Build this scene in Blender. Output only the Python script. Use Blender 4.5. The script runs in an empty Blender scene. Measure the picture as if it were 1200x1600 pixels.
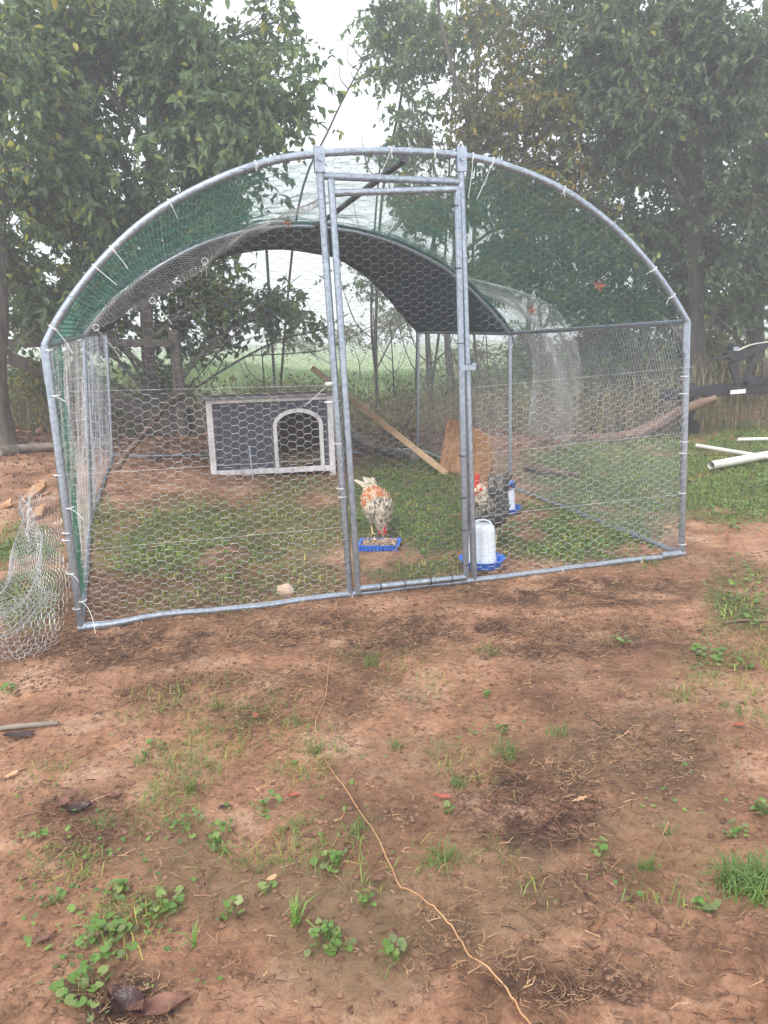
import bpy, math, random
import numpy as np
from mathutils import Vector, Matrix
random.seed(7)
rng = np.random.default_rng(7)
S = bpy.context.scene
COL = S.collection
PI = math.pi

# ------------------------------------------------------------------ camera
PITCH, ROLL, CH, FPX = 0.228, 0.030, 1.209, 1200.0
cp, sp = math.cos(PITCH), math.sin(PITCH)
cr, sr = math.cos(ROLL), math.sin(ROLL)
FWD = np.array([0, cp, -sp]); _up = np.array([0, sp, cp]); _rt = np.array([1.0, 0, 0])
RT = cr*_rt - sr*_up
UP = sr*_rt + cr*_up
CAM = np.array([0, 0, CH])
cam_d = bpy.data.cameras.new('camera'); cam = bpy.data.objects.new('camera', cam_d); COL.objects.link(cam)
cam.matrix_world = Matrix(((RT[0], UP[0], -FWD[0], 0), (RT[1], UP[1], -FWD[1], 0), (RT[2], UP[2], -FWD[2], CH), (0, 0, 0, 1)))
cam_d.sensor_fit = 'VERTICAL'; cam_d.sensor_height = 32; cam_d.lens = 32*FPX/1600
cam_d.clip_start = 0.05; cam_d.clip_end = 1000
S.camera = cam

# ------------------------------------------------------------------ world, sun, exposure
SUN_EL, SUN_AZ = math.radians(46), math.radians(-28)
w = bpy.data.worlds.new('World'); S.world = w; w.use_nodes = True
nt = w.node_tree; nt.nodes.clear()
out = nt.nodes.new('ShaderNodeOutputWorld'); bg = nt.nodes.new('ShaderNodeBackground')
sky = nt.nodes.new('ShaderNodeTexSky'); sky.sky_type = 'NISHITA'; sky.sun_disc = False
sky.sun_elevation = SUN_EL; sky.sun_rotation = SUN_AZ; sky.dust_density = 4; sky.air_density = 1
mixs = nt.nodes.new('ShaderNodeMix'); mixs.data_type = 'RGBA'; mixs.inputs[0].default_value = 0.82
mixs.inputs[7].default_value = (8.3, 8.5, 8.9, 1)         # the even white of low cloud
nt.links.new(sky.outputs[0], mixs.inputs[6]); nt.links.new(mixs.outputs[2], bg.inputs[0])
bg.inputs[1].default_value = 0.12
nt.links.new(bg.outputs[0], out.inputs[0])
sl = bpy.data.lights.new('sun', 'SUN'); so = bpy.data.objects.new('sun', sl); COL.objects.link(so)
sl.energy = 1.5; sl.angle = math.radians(14); sl.color = (1, .97, .93)
sdir = Vector((math.sin(SUN_AZ)*math.cos(SUN_EL), math.cos(SUN_AZ)*math.cos(SUN_EL)*-1, math.sin(SUN_EL)))
so.rotation_euler = sdir.to_track_quat('Z', 'Y').to_euler()
sky.sun_rotation = math.atan2(sdir.x, sdir.y)
S.view_settings.view_transform = 'Standard'; S.view_settings.look = 'None'
S.view_settings.gamma = 1; S.view_settings.exposure = 0.95; S.view_settings.use_curve_mapping = False
S.render.engine = 'CYCLES'
S.cycles.max_bounces = 7; S.cycles.diffuse_bounces = 3; S.cycles.volume_bounces = 1; S.cycles.transmission_bounces = 3
S.cycles.volume_step_rate = 5

# ------------------------------------------------------------------ noise, projection
_T = np.random.default_rng(3).random((256, 256))
def vnoise(x, y):
    x = np.asarray(x, float); y = np.asarray(y, float)
    xi = np.floor(x).astype(int); yi = np.floor(y).astype(int); fx = x-xi; fy = y-yi
    fx = fx*fx*(3-2*fx); fy = fy*fy*(3-2*fy)
    a = _T[xi & 255, yi & 255]; b = _T[(xi+1) & 255, yi & 255]; c = _T[xi & 255, (yi+1) & 255]; d = _T[(xi+1) & 255, (yi+1) & 255]
    return (a*(1-fx)+b*fx)*(1-fy)+(c*(1-fx)+d*fx)*fy
def fbm(x, y, o=4):
    s = 0; a = 1; t = 0
    for i in range(o):
        s = s+a*vnoise(x*2**i+17.3*i, y*2**i+5.1*i); t += a; a *= .5
    return s/t
def sst(a, b, x):
    t = np.clip((x-a)/(b-a), 0, 1); return t*t*(3-2*t)
def proj(P):
    D = np.asarray(P)-CAM
    z = np.maximum(D@FWD, .05)
    return 600+FPX*(D@RT)/z, 800-FPX*(D@UP)/z
def ray(px, py):
    return FWD+RT*(px-600)/FPX+UP*(800-py)/FPX
def at(px, py, Y):
    r = ray(px, py); return CAM+r*(Y/r[1])
def gbase(x, y):
    x = np.asarray(x, float); y = np.asarray(y, float)
    z = .11*sst(-.3, -2.4, x)*sst(4.2, 7, y)
    z = z+.35*sst(-2.6, -6, x)*sst(5, 8.5, y)
    z = z-.5*sst(13, 40, y)
    z = z+(fbm(x*.35+3, y*.35, 2)-.5)*.16*sst(9, 12, y)
    return z
def ground_pt(px, py):
    r = ray(px, py); z = 0.
    for i in range(12):
        t = (z-CH)/r[2]; p = CAM+r*t; z = float(gbase(p[0], p[1]))
    return np.array([p[0], p[1], z])
def in_plane(px, py, A, B):                 # ray meets the upright plane through A and B
    r = ray(px, py); d = B-A; n = np.array([d[1], -d[0], 0]); n = n/np.linalg.norm(n)
    return CAM+r*((A-CAM)@n)/(r@n)

# ------------------------------------------------------------------ materials
def M(name, c1, c2=None, rough=.7, scale=8, metallic=0, bump=0, bscale=None, stretch=None, spec=.4, attr=None, amix=None, transl=0, detail=6, contrast=(.35, .65)):
    m = bpy.data.materials.new(name); m.use_nodes = True; n = m.node_tree; L = n.links
    b = n.nodes['Principled BSDF']; b.inputs['Roughness'].default_value = rough; b.inputs['Metallic'].default_value = metallic
    b.inputs['Specular IOR Level'].default_value = spec
    tc = n.nodes.new('ShaderNodeTexCoord'); mp = n.nodes.new('ShaderNodeMapping'); L.new(tc.outputs['Object'], mp.inputs[0])
    if stretch: mp.inputs['Scale'].default_value = stretch
    no = n.nodes.new('ShaderNodeTexNoise'); no.inputs['Scale'].default_value = scale; no.inputs['Detail'].default_value = detail
    L.new(mp.outputs[0], no.inputs[0])
    rp = n.nodes.new('ShaderNodeValToRGB'); rp.color_ramp.elements[0].position = contrast[0]; rp.color_ramp.elements[1].position = contrast[1]
    rp.color_ramp.elements[0].color = (*c1, 1); rp.color_ramp.elements[1].color = (*(c2 or [v*1.25 for v in c1]), 1)
    L.new(no.outputs[0], rp.inputs[0]); col = rp.outputs[0]
    if attr:
        at_ = n.nodes.new('ShaderNodeAttribute'); at_.attribute_name = attr
        r2 = n.nodes.new('ShaderNodeValToRGB'); e = r2.color_ramp.elements
        while len(e) < len(amix): e.new(.5)
        for k, (p, c) in enumerate(amix): e[k].position = p; e[k].color = (*c, 1)
        L.new(at_.outputs['Fac'], r2.inputs[0])
        mx = n.nodes.new('ShaderNodeMix'); mx.data_type = 'RGBA'; mx.blend_type = 'MULTIPLY'; mx.inputs[0].default_value = 1
        L.new(col, mx.inputs[6]); L.new(r2.outputs[0], mx.inputs[7]); col = mx.outputs[2]
    L.new(col, b.inputs['Base Color'])
    if bump:
        bp = n.nodes.new('ShaderNodeBump'); bp.inputs['Strength'].default_value = bump; bp.inputs['Distance'].default_value = .01
        n2 = n.nodes.new('ShaderNodeTexNoise'); n2.inputs['Scale'].default_value = bscale or scale*3; n2.inputs['Detail'].default_value = 6
        L.new(mp.outputs[0], n2.inputs[0]); L.new(n2.outputs[0], bp.inputs['Height']); L.new(bp.outputs[0], b.inputs['Normal'])
    if transl:
        tr = n.nodes.new('ShaderNodeBsdfTranslucent'); L.new(col, tr.inputs[0])
        ms = n.nodes.new('ShaderNodeMixShader'); ms.inputs[0].default_value = transl
        L.new(b.outputs[0], ms.inputs[1]); L.new(tr.outputs[0], ms.inputs[2])
        L.new(ms.outputs[0], n.nodes['Material Output'].inputs[0])
    return m
galv = M('galvanised pipe', (.23, .27, .32), (.44, .49, .55), rough=.30, scale=55, metallic=.75, contrast=(.25, .75), bump=.15, bscale=90)
wire_m = M('galvanised wire', (.30, .30, .31), (.58, .57, .56), rough=.45, scale=12, metallic=.35)
wire_dull = M('dull galvanised wire', (.22, .25, .29), (.4, .43, .47), rough=.5, scale=12, metallic=.3)
wire_thin = M('thin dark wire', (.13, .15, .17), (.26, .29, .31), rough=.5, scale=12, metallic=.3)
green_m = M('green coated netting', (.012, .085, .055), (.025, .14, .09), rough=.45, scale=6)
tie_w = M('white nylon', (.62, .63, .63), (.72, .72, .72), rough=.4, scale=5)
tie_b = M('black nylon', (.02, .02, .02), (.03, .03, .03), rough=.4, scale=5)
tarp_m = M('grey tarpaulin', (.070, .112, .160), (.095, .145, .200), rough=.6, scale=3, bump=.3, bscale=6, transl=.18)
bark_m = M('bark', (.045, .04, .032), (.12, .105, .085), rough=.9, scale=22, stretch=(1, 1, .25), bump=.9, bscale=30)
bark_d = M('dark bark', (.03, .027, .024), (.07, .06, .05), rough=.9, scale=22, stretch=(1, 1, .25), bump=.9, bscale=30)
old_wood = M('weathered timber', (.05, .043, .036), (.11, .095, .08), rough=.85, scale=14, stretch=(1, 1, .2), bump=.4)
LEAFRAMP = [(0, (.55, .6, .55)), (.45, (1, 1, 1)), (.80, (1.35, 1.25, 1.0)), (.93, (2.2, 1.8, .8)), (1, (3.6, 2.1, .7))]
leaf_g = M('green leaf', (.105, .175, .085), (.185, .26, .13), rough=.45, scale=1.2, attr='rnd', amix=LEAFRAMP, transl=.5, spec=.5)
leaf_d = M('dark green leaf', (.072, .125, .062), (.135, .195, .10), rough=.45, scale=1.0, attr='rnd', amix=LEAFRAMP, transl=.4, spec=.5)
leaf_y = M('yellowing leaf', (.115, .135, .050), (.20, .20, .075), rough=.5, scale=1.5, attr='rnd', amix=LEAFRAMP, transl=.5, spec=.4)
grass_m = M('grass blade', (.105, .18, .042), (.21, .31, .085), rough=.5, scale=3, attr='rnd',
            amix=[(0, (.7, .8, .7)), (.6, (1.1, 1.1, 1)), (.8, (1.6, 1.2, 1.0)), (1, (3.0, 1.7, 1.6))], transl=.3)
weed_m = M('weed leaf', (.085, .17, .035), (.16, .27, .065), rough=.5, scale=40, transl=.25, spec=.3)
lime_m = M('fresh grass', (.14, .24, .05), (.22, .33, .08), rough=.45, scale=20, transl=.3)
straw_m = M('dead straw', (.17, .095, .05), (.42, .27, .16), rough=.85, scale=14, attr='rnd', amix=[(0, (.35, .32, .32)), (.6, (1, 1, 1)), (1, (1.5, 1.4, 1.25))])
brush_m = M('dry brush stems', (.13, .10, .07), (.24, .20, .13), rough=.85, scale=9, attr='rnd', amix=[(0, (.4, .5, .4)), (.5, (.9, 1.1, .8)), (1, (1.5, 1.3, 1.1))])
clod_m = M('soil clods', (.09, .045, .028), (.27, .15, .095), rough=.95, scale=20, bump=.8, bscale=60)

def ground_material():
    m = bpy.data.materials.new('red brown soil'); m.use_nodes = True; n = m.node_tree; L = n.links
    b = n.nodes['Principled BSDF']; b.inputs['Specular IOR Level'].default_value = .25
    tc = n.nodes.new('ShaderNodeTexCoord')
    def noise(s, d=8, r=.6, st=None):
        x = n.nodes.new('ShaderNodeTexNoise'); x.inputs['Scale'].default_value = s; x.inputs['Detail'].default_value = d; x.inputs['Roughness'].default_value = r
        if st:
            mp = n.nodes.new('ShaderNodeMapping'); mp.inputs['Scale'].default_value = st; L.new(tc.outputs['Object'], mp.inputs[0]); L.new(mp.outputs[0], x.inputs[0])
        else: L.new(tc.outputs['Object'], x.inputs[0])
        return x.outputs[0]
    def ramp(f, st):
        r = n.nodes.new('ShaderNodeValToRGB'); e = r.color_ramp.elements
        while len(e) < len(st): e.new(.5)
        for k, (p, c) in enumerate(st): e[k].position = p; e[k].color = (*c, 1)
        L.new(f, r.inputs[0]); return r.outputs[0]
    def mix(f, a, c, mode='MIX'):
        x = n.nodes.new('ShaderNodeMix'); x.data_type = 'RGBA'; x.blend_type = mode
        if isinstance(f, float): x.inputs[0].default_value = f
        else: L.new(f, x.inputs[0])
        for s, v in ((6, a), (7, c)):
            if isinstance(v, tuple): x.inputs[s].default_value = (*v, 1)
            else: L.new(v, x.inputs[s])
        return x.outputs[2]
    def ramp_f(f, a, c):
        x = n.nodes.new('ShaderNodeMapRange'); x.inputs[1].default_value = a; x.inputs[2].default_value = c; L.new(f, x.inputs[0]); return x.outputs[0]
    def attr(nm):
        x = n.nodes.new('ShaderNodeAttribute'); x.attribute_name = nm; return x.outputs['Fac']
    def math_(op, a, c):
        x = n.nodes.new('ShaderNodeMath'); x.operation = op; x.use_clamp = True
        for s, v in ((0, a), (1, c)):
            if isinstance(v, (int, float)): x.inputs[s].default_value = v
            else: L.new(v, x.inputs[s])
        return x.outputs[0]
    soil = ramp(noise(3.2, 10, .65), [(.28, (.12, .056, .034)), (.39, (.31, .155, .088)), (.52, (.50, .27, .16)), (.68, (.68, .44, .30))])
    fine = ramp(noise(55, 8, .7), [(.32, (.38, .34, .32)), (.45, (.9, .88, .86)), (.6, (1.1, 1.1, 1.1)), (.74, (1.45, 1.42, 1.4))])
    soil = mix(.85, soil, fine, 'MULTIPLY')
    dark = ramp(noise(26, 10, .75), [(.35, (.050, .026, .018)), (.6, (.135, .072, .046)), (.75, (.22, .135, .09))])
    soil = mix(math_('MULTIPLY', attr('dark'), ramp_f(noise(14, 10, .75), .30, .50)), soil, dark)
    soil = mix(ramp_f(noise(9, 10, .8), .57, .66), soil, (.085, .042, .028))
    oliv = ramp(noise(12, 8, .7), [(.3, (.14, .098, .048)), (.7, (.34, .24, .14))])
    soil = mix(math_('MULTIPLY', attr('olive'), .85), soil, oliv)
    flecks = ramp(noise(120, 3, .5), [(.67, (0, 0, 0)), (.74, (1, 1, 1))])
    soil = mix(math_('MULTIPLY', flecks, .35), soil, (.42, .31, .22))
    gr = ramp(noise(20, 8, .7), [(.35, (.055, .070, .026)), (.55, (.12, .15, .05)), (.7, (.19, .16, .085))])
    soil = mix(attr('grassy'), soil, gr)
    fd = ramp(noise(1.5, 10, .75), [(.3, (.16, .24, .08)), (.6, (.26, .36, .12)), (.8, (.34, .40, .17))])
    soil = mix(attr('field'), soil, fd)
    L.new(soil, b.inputs['Base Color'])
    rr = n.nodes.new('ShaderNodeMapRange'); rr.inputs[3].default_value = .55; rr.inputs[4].default_value = .95; L.new(noise(4), rr.inputs[0]); L.new(rr.outputs[0], b.inputs['Roughness'])
    b1 = n.nodes.new('ShaderNodeBump'); b1.inputs['Strength'].default_value = 1.0; b1.inputs['Distance'].default_value = .03; L.new(noise(38, 10, .72), b1.inputs['Height'])
    b2 = n.nodes.new('ShaderNodeBump'); b2.inputs['Strength'].default_value = .7; b2.inputs['Distance'].default_value = .004; L.new(noise(150, 6, .7), b2.inputs['Height'])
    L.new(b1.outputs[0], b2.inputs['Normal']); L.new(b2.outputs[0], b.inputs['Normal'])
    return m

# ------------------------------------------------------------------ mesh building
class MB:
    def __init__(s): s.V = []; s.F = []; s.A = []; s.MI = []; s.n = 0
    def add(s, V, F, rnd=.5, mi=0):
        V = np.asarray(V, float).reshape(-1, 3); F = np.asarray(F, int)
        s.V.append(V); s.F.append(F+s.n); s.MI.append(np.full(len(F), mi)); s.n += len(V)
        s.A.append(np.broadcast_to(np.asarray(rnd, float), (len(V),)))
    def mesh(s, name, mats, smooth=False, attr=False):
        me = bpy.data.meshes.new(name)
        V = np.concatenate(s.V)
        me.vertices.add(len(V)); me.vertices.foreach_set('co', V.ravel())
        li = np.concatenate([f.ravel() for f in s.F]); cnt = np.concatenate([np.full(len(f), f.shape[1]) for f in s.F])
        me.loops.add(len(li)); me.loops.foreach_set('vertex_index', li.astype(np.int32))
        st = np.zeros(len(cnt), np.int32); st[1:] = np.cumsum(cnt)[:-1]
        me.polygons.add(len(cnt)); me.polygons.foreach_set('loop_start', st); me.polygons.foreach_set('loop_total', cnt.astype(np.int32))
        mats = mats if isinstance(mats, (list, tuple)) else [mats]
        for m in mats: me.materials.append(m)
        if len(mats) > 1: me.polygons.foreach_set('material_index', np.concatenate(s.MI).astype(np.int32))
        me.polygons.foreach_set('use_smooth', np.full(len(cnt), smooth))
        if attr:
            a = me.attributes.new('rnd', 'FLOAT', 'POINT'); a.data.foreach_set('value', np.concatenate(s.A).astype(np.float32))
        me.update(calc_edges=True); me.validate()
        return me
    def build(s, name, mats, parent=None, smooth=False, attr=False, loc=None, kind=None):
        if loc is not None:
            s.V = [v-np.asarray(loc) for v in s.V]
        o = bpy.data.objects.new(name, s.mesh(name, mats, smooth, attr)); COL.objects.link(o)
        if loc is not None: o.location = loc
        if parent is not None:
            o.parent = parent
            if loc is None: o.location = -np.array(parent.location) if True else (0, 0, 0)
            else: o.location = np.asarray(loc)-np.array(parent.location)
        if kind: o['kind'] = kind
        return o
# every builder works in world metres; children of a thing are offset back by its origin (things built this way carry no rotation)
def thing(name, label, cat, loc, group=None):
    o = bpy.data.objects.new(name, None); COL.objects.link(o); o.location = loc; o.empty_display_size = .1
    tag(o, label, cat, group); return o
def tag(o, label=None, cat=None, group=None, kind=None):
    if label: o['label'] = label
    if cat: o['category'] = cat
    if group: o['group'] = group
    if kind: o['kind'] = kind
    return o
def sub(mb, name, mats, part, **k):             # child of a part whose own origin sits in the thing
    o = mb.build(name, mats, None, **k); o.parent = part
    pl = np.array(part.location)
    if part.parent is not None: pl = pl+np.array(part.parent.location)
    o.location = -pl; return o

def tube(mb, P, R, n=8, caps=True, rnd=.5, mi=0, flat=1.0):
    P = np.asarray(P, float); k = len(P); R = np.broadcast_to(np.asarray(R, float), (k,))
    T = np.gradient(P, axis=0); T /= np.linalg.norm(T, axis=1)[:, None]+1e-12
    ref = np.array([0, 0, 1.]) if abs(T[0][2]) < .9 else np.array([1., 0, 0])
    N = np.zeros_like(P); v = np.cross(T[0], ref); v /= np.linalg.norm(v)
    for i in range(k):
        v = v-T[i]*(v@T[i]); v /= np.linalg.norm(v)+1e-12; N[i] = v
    B = np.cross(T, N); a = np.arange(n)*2*PI/n
    V = P[:, None, :]+R[:, None, None]*(np.cos(a)[None, :, None]*N[:, None, :]+flat*np.sin(a)[None, :, None]*B[:, None, :])
    i = np.arange(k-1)[:, None]*n; j = np.arange(n)[None, :]; j2 = (j+1) % n
    F = np.stack([i+j, i+j2, i+n+j2, i+n+j], -1).reshape(-1, 4)
    mb.add(V.reshape(-1, 3), F, rnd, mi)
    if caps:
        for r0, s_ in ((0, -1), (k-1, 1)):
            Vc = np.vstack([V[r0], P[r0]]); 
            Fc = np.array([[q, (q+1) % n, n][::s_] for q in range(n)]); mb.add(Vc, Fc, rnd, mi)
def smooth_path(P, m=8):
    P = np.asarray(P, float); Q = np.vstack([2*P[0]-P[1], P, 2*P[-1]-P[-2]]); o = []
    for i in range(1, len(Q)-2):
        t = np.linspace(0, 1, m, endpoint=False)[:, None]
        o.append(.5*((2*Q[i])+(-Q[i-1]+Q[i+1])*t+(2*Q[i-1]-5*Q[i]+4*Q[i+1]-Q[i+2])*t**2+(-Q[i-1]+3*Q[i]-3*Q[i+1]+Q[i+2])*t**3))
    o.append(P[-1:]); return np.vstack(o)
BOXF = np.array([[0, 1, 3, 2], [4, 6, 7, 5], [0, 4, 5, 1], [2, 3, 7, 6], [0, 2, 6, 4], [1, 5, 7, 3]])
def box(mb, c, X, Y, Z, rnd=.5, mi=0):          # centre and three half-extent vectors
    c, X, Y, Z = (np.asarray(q, float) for q in (c, X, Y, Z))
    V = [c+a*X+b*Y+d*Z for a in (-1, 1) for b in (-1, 1) for d in (-1, 1)]
    mb.add(V, BOXF, rnd, mi)
def bevbox(mb, c, X, Y, Z, bev=.004, mi=0):     # box with chamfered edges
    c, X, Y, Z = (np.asarray(q, float) for q in (c, X, Y, Z)); L = [np.linalg.norm(q) for q in (X, Y, Z)]
    U = [X/L[0], Y/L[1], Z/L[2]]; V = []; idx = {}
    for sg in [(a, b, d) for a in (-1, 1) for b in (-1, 1) for d in (-1, 1)]:
        for ax in range(3):
            p = c.copy()
            for q in range(3): p = p+sg[q]*(L[q] if q == ax else L[q]-bev)*U[q]
            idx[sg, ax] = len(V); V.append(p)
    F4 = []; F3 = []
    for ax in range(3):
        o = [q for q in range(3) if q != ax]
        for s_ in (-1, 1):
            f = []
            for a, b in ((-1, -1), (1, -1), (1, 1), (-1, 1)):
                sg = [0, 0, 0]; sg[ax] = s_; sg[o[0]] = a; sg[o[1]] = b; f.append(idx[tuple(sg), ax])
            F4.append(f)
    for ax in range(3):
        o = [q for q in range(3) if q != ax]
        for a in (-1, 1):
            for b in (-1, 1):
                f = []
                for s_, q in ((-1, o[0]), (1, o[0]), (1, o[1]), (-1, o[1])):
                    sg = [0, 0, 0]; sg[ax] = s_; sg[o[0]] = a; sg[o[1]] = b; f.append(idx[tuple(sg), q])
                F4.append(f)
    for sg in [(a, b, d) for a in (-1, 1) for b in (-1, 1) for d in (-1, 1)]: F3.append([idx[sg, q] for q in range(3)])
    mb.add(V, F4, .5, mi); mb.add(V, F3, .5, mi)
def plank(name, A, B, wd, th, m, parent=None, nrm=(0, -1, 0)):
    A = np.asarray(A, float); B = np.asarray(B, float); d = (B-A)/2; n = np.asarray(nrm, float); n = n-d*(n@d)/(d@d); n /= np.linalg.norm(n)
    s_ = np.cross(d, n); s_ /= np.linalg.norm(s_); mb = MB(); bevbox(mb, (A+B)/2, d, s_*wd/2, n*th/2, min(wd, th)*.12)
    return mb.build(name, m, parent)

def hexsheet(fn, ulen, vlen, a, r, sq=.86, jit=.06, mask=None, mb=None, rowjit=0):
    """wire netting: hexagons with horizontal twists; fn maps (u, v) in metres to points"""
    mb = mb or MB(); h = math.sqrt(3)*a*sq; nc = int(ulen/(1.5*a)); nr = int(vlen/h)
    ci, rj = np.meshgrid(np.arange(nc), np.arange(nr)); ci = ci.ravel(); rj = rj.ravel()
    x0 = ci*1.5*a; y0 = rj*h+(ci % 2)*h/2
    # each cell owns three wires: top twist and the two right-hand slants
    c = [(-a/2, h/2), (a/2, h/2), (a, 0), (a/2, -h/2)]
    Pu = np.stack([x0+q[0] for q in c], 1)+a; Pv = np.stack([y0+q[1] for q in c], 1)
    def J(u, v):                                 # same jitter for the same crossing
        k = np.round(u/(a*.5)).astype(int)*7919+np.round(v/(h*.5)).astype(int)*104729
        return (np.sin(k*12.9898)*43758.5453) % 1-.5, (np.sin(k*78.233)*12543.123) % 1-.5
    ju, jv = J(Pu, Pv); Pu = Pu+ju*a*jit*2+a*.5*(fbm(Pu*7+a*900, Pv*7, 2)-.5); Pv = Pv+jv*a*jit*2+a*.9*(fbm(Pu*5+3, Pv*6+a*700, 2)-.5)
    Pu = np.clip(Pu, 0, ulen); Pv = np.clip(Pv, 0, vlen)
    P = fn(Pu.ravel(), Pv.ravel()).reshape(-1, 4, 3)
    A = P[:, :3].reshape(-1, 3); B = P[:, 1:].reshape(-1, 3)
    ok = np.linalg.norm(B-A, axis=1) > a*.15
    if mask is not None: ok &= mask((A+B)/2)
    A = A[ok]; B = B[ok]; rr = np.full(len(A), r); rr[np.arange(len(ok))[ok] % 3 == 0] *= 1.5
    wires(mb, A, B, rr)
    return mb
def wires(mb, A, B, r, rnd=.5):
    d = B-A; d = d/(np.linalg.norm(d, axis=1)[:, None]+1e-12)
    ref = np.where(np.abs(d[:, 2:3]) < .8, np.array([[0, 0, 1.]]), np.array([[1., 0, 0]]))
    n = np.cross(d, ref); n /= np.linalg.norm(n, axis=1)[:, None]; b = np.cross(d, n)
    r = np.broadcast_to(np.asarray(r), (len(A),))[:, None]; V = []
    for k in range(3):
        o = (math.cos(k*2*PI/3)*n+math.sin(k*2*PI/3)*b)*r; V += [A+o, B+o]
    V = np.stack(V, 1).reshape(-1, 3); i = np.arange(len(A))[:, None]*6
    F = np.concatenate([i+np.array([[0, 1, 3, 2]]), i+np.array([[2, 3, 5, 4]]), i+np.array([[4, 5, 1, 0]])])
    mb.add(V, F, rnd)

# ------------------------------------------------------------------ ground
def region(px, py, blobs):
    s = np.zeros_like(px)
    for (x, y, rx, ry, wt) in blobs:
        s = np.maximum(s, wt*np.clip(1.35-((px-x)/rx)**2-((py-y)/ry)**2, 0, 1))
    return s
GRASSY = [(640, 800, 110, 95, 1), (300, 850, 170, 70, .6), (470, 810, 90, 70, .5), (900, 830, 150, 50, .95), (1010, 740, 190, 70, .95), (1150, 740, 120, 75, 1),
          (1160, 930, 60, 60, .7), (1120, 1030, 70, 30, .8), (1180, 1395, 70, 35, .95), (560, 1040, 60, 25, .4), (760, 1150, 80, 45, .35), (40, 900, 60, 90, .8),
          (300, 940, 120, 25, .5), (640, 880, 95, 30, .75), (430, 900, 120, 40, .45), (960, 870, 110, 20, .7), (150, 830, 40, 60, .6)]
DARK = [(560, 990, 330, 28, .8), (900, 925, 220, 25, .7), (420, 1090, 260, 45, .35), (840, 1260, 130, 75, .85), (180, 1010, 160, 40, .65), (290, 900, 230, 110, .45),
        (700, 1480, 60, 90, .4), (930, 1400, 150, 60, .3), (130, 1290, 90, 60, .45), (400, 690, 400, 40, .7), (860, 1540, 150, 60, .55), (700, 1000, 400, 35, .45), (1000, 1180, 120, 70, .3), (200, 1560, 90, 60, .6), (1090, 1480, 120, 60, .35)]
OLIVE = [(450, 1330, 260, 120, .8), (560, 1450, 150, 130, .8), (760, 1400, 160, 110, .6), (950, 1180, 160, 80, .4), (640, 1200, 100, 70, .45), (1020, 1300, 120, 80, .4)]
yr = np.concatenate([-2.0+np.arange(0, 26)*.1, np.geomspace(.62, 6.5, 560), np.geomspace(6.56, 140, 110)])
xs = np.linspace(-1, 1, 421); xs = np.sign(xs)*(.55*np.abs(xs)+.45*np.abs(xs)**3)
X = xs[None, :]*(2.2+1.25*np.maximum(yr, 0))[:, None]; X = np.clip(X, -135, 135); Yg = np.broadcast_to(yr[:, None], X.shape).copy()
Zg = gbase(X, Yg)
px, py = proj(np.stack([X, Yg, Zg], -1))
infront = (Yg > .7)
n1 = fbm(X*2.2, Yg*2.2, 5); n2 = fbm(X*9+4, Yg*9, 4); n3 = fbm(X*1.1+9, Yg*1.1+3, 4)
grassy = np.clip(region(px, py, GRASSY)*1.4*sst(.34, .62, n1+.12)*(1-.75*(py > 985))+(1-infront)*.3, 0, 1)
grassy = np.maximum(grassy, sst(8.5, 11, Yg)*.55*sst(.4, .6, n1+.05))
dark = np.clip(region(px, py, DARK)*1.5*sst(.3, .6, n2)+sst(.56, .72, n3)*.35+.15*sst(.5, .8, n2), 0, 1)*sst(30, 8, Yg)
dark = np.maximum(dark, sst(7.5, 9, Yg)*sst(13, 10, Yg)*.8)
olive = np.clip(region(px, py, OLIVE)*sst(.35, .6, n1+.1), 0, 1)
field = sst(12.5, 15, Yg)
near = sst(12, 5, Yg)
def fineh(X, Y):
    h = (fbm(X*3.1, Y*3.1, 4)-.5)*.035+(fbm(X*11, Y*11, 4)-.5)*.018+(np.abs(fbm(X*27, Y*27, 3)-.5)*-1+.1)*.016
    # wheel ruts and tread marks in the mud, bottom right
    u = X-.15*Y; rut = np.exp(-((X-.62-.25*(Y-1.4))/.13)**2)*sst(2.0, 1.55, Y)
    h = h+(np.abs(fbm(X*14+7, Y*14, 4)-.5)*-2+.25)*.035*np.exp(-((X-.45)/.5)**2)*sst(2.1, 1.6, Y)
    h = h-rut*.022+rut*.010*np.sin(Y*110+6*fbm(X*6, Y*6, 2)+X*35)
    rut2 = np.exp(-((X-.33)/.07)**2)*sst(1.75, 1.5, Y); h = h-rut2*.02
    return h
SOILED = region(px, py, [(600, 1000, 600, 40, 1), (840, 1260, 130, 75, .6), (900, 1500, 250, 100, .7), (100, 1400, 120, 200, .6)])
Zg = Zg+fineh(X, Yg)*near*(1-.35*(py < 960)*infront)+(fbm(X*45, Yg*45, 3)-.5)*.014*SOILED*near+(fbm(X*.8, Yg*.8, 3)-.5)*.1*sst(9, 14, Yg)
nr_, nc_ = X.shape; ii = np.arange(nr_-1)[:, None]*nc_+np.arange(nc_-1)[None, :]
F = np.stack([ii, ii+1, ii+nc_+1, ii+nc_], -1).reshape(-1, 4)
g = MB(); g.add(np.stack([X, Yg, Zg], -1).reshape(-1, 3), F)
gnd = g.build('ground', ground_material(), smooth=True); tag(gnd, kind='structure')
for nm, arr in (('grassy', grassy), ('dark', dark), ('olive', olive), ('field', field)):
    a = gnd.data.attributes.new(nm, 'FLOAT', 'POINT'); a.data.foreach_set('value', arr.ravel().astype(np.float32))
def gz(x, y):
    x = np.asarray(x, float); y = np.asarray(y, float); p, q = proj(np.stack([x, y, gbase(x, y)], -1))
    return gbase(x, y)+fineh(x, y)*sst(12, 5, y)*(1-.35*(q < 960))
def G(px, py):
    p = ground_pt(px, py); p[2] = float(gz(p[0], p[1])); return p

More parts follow.
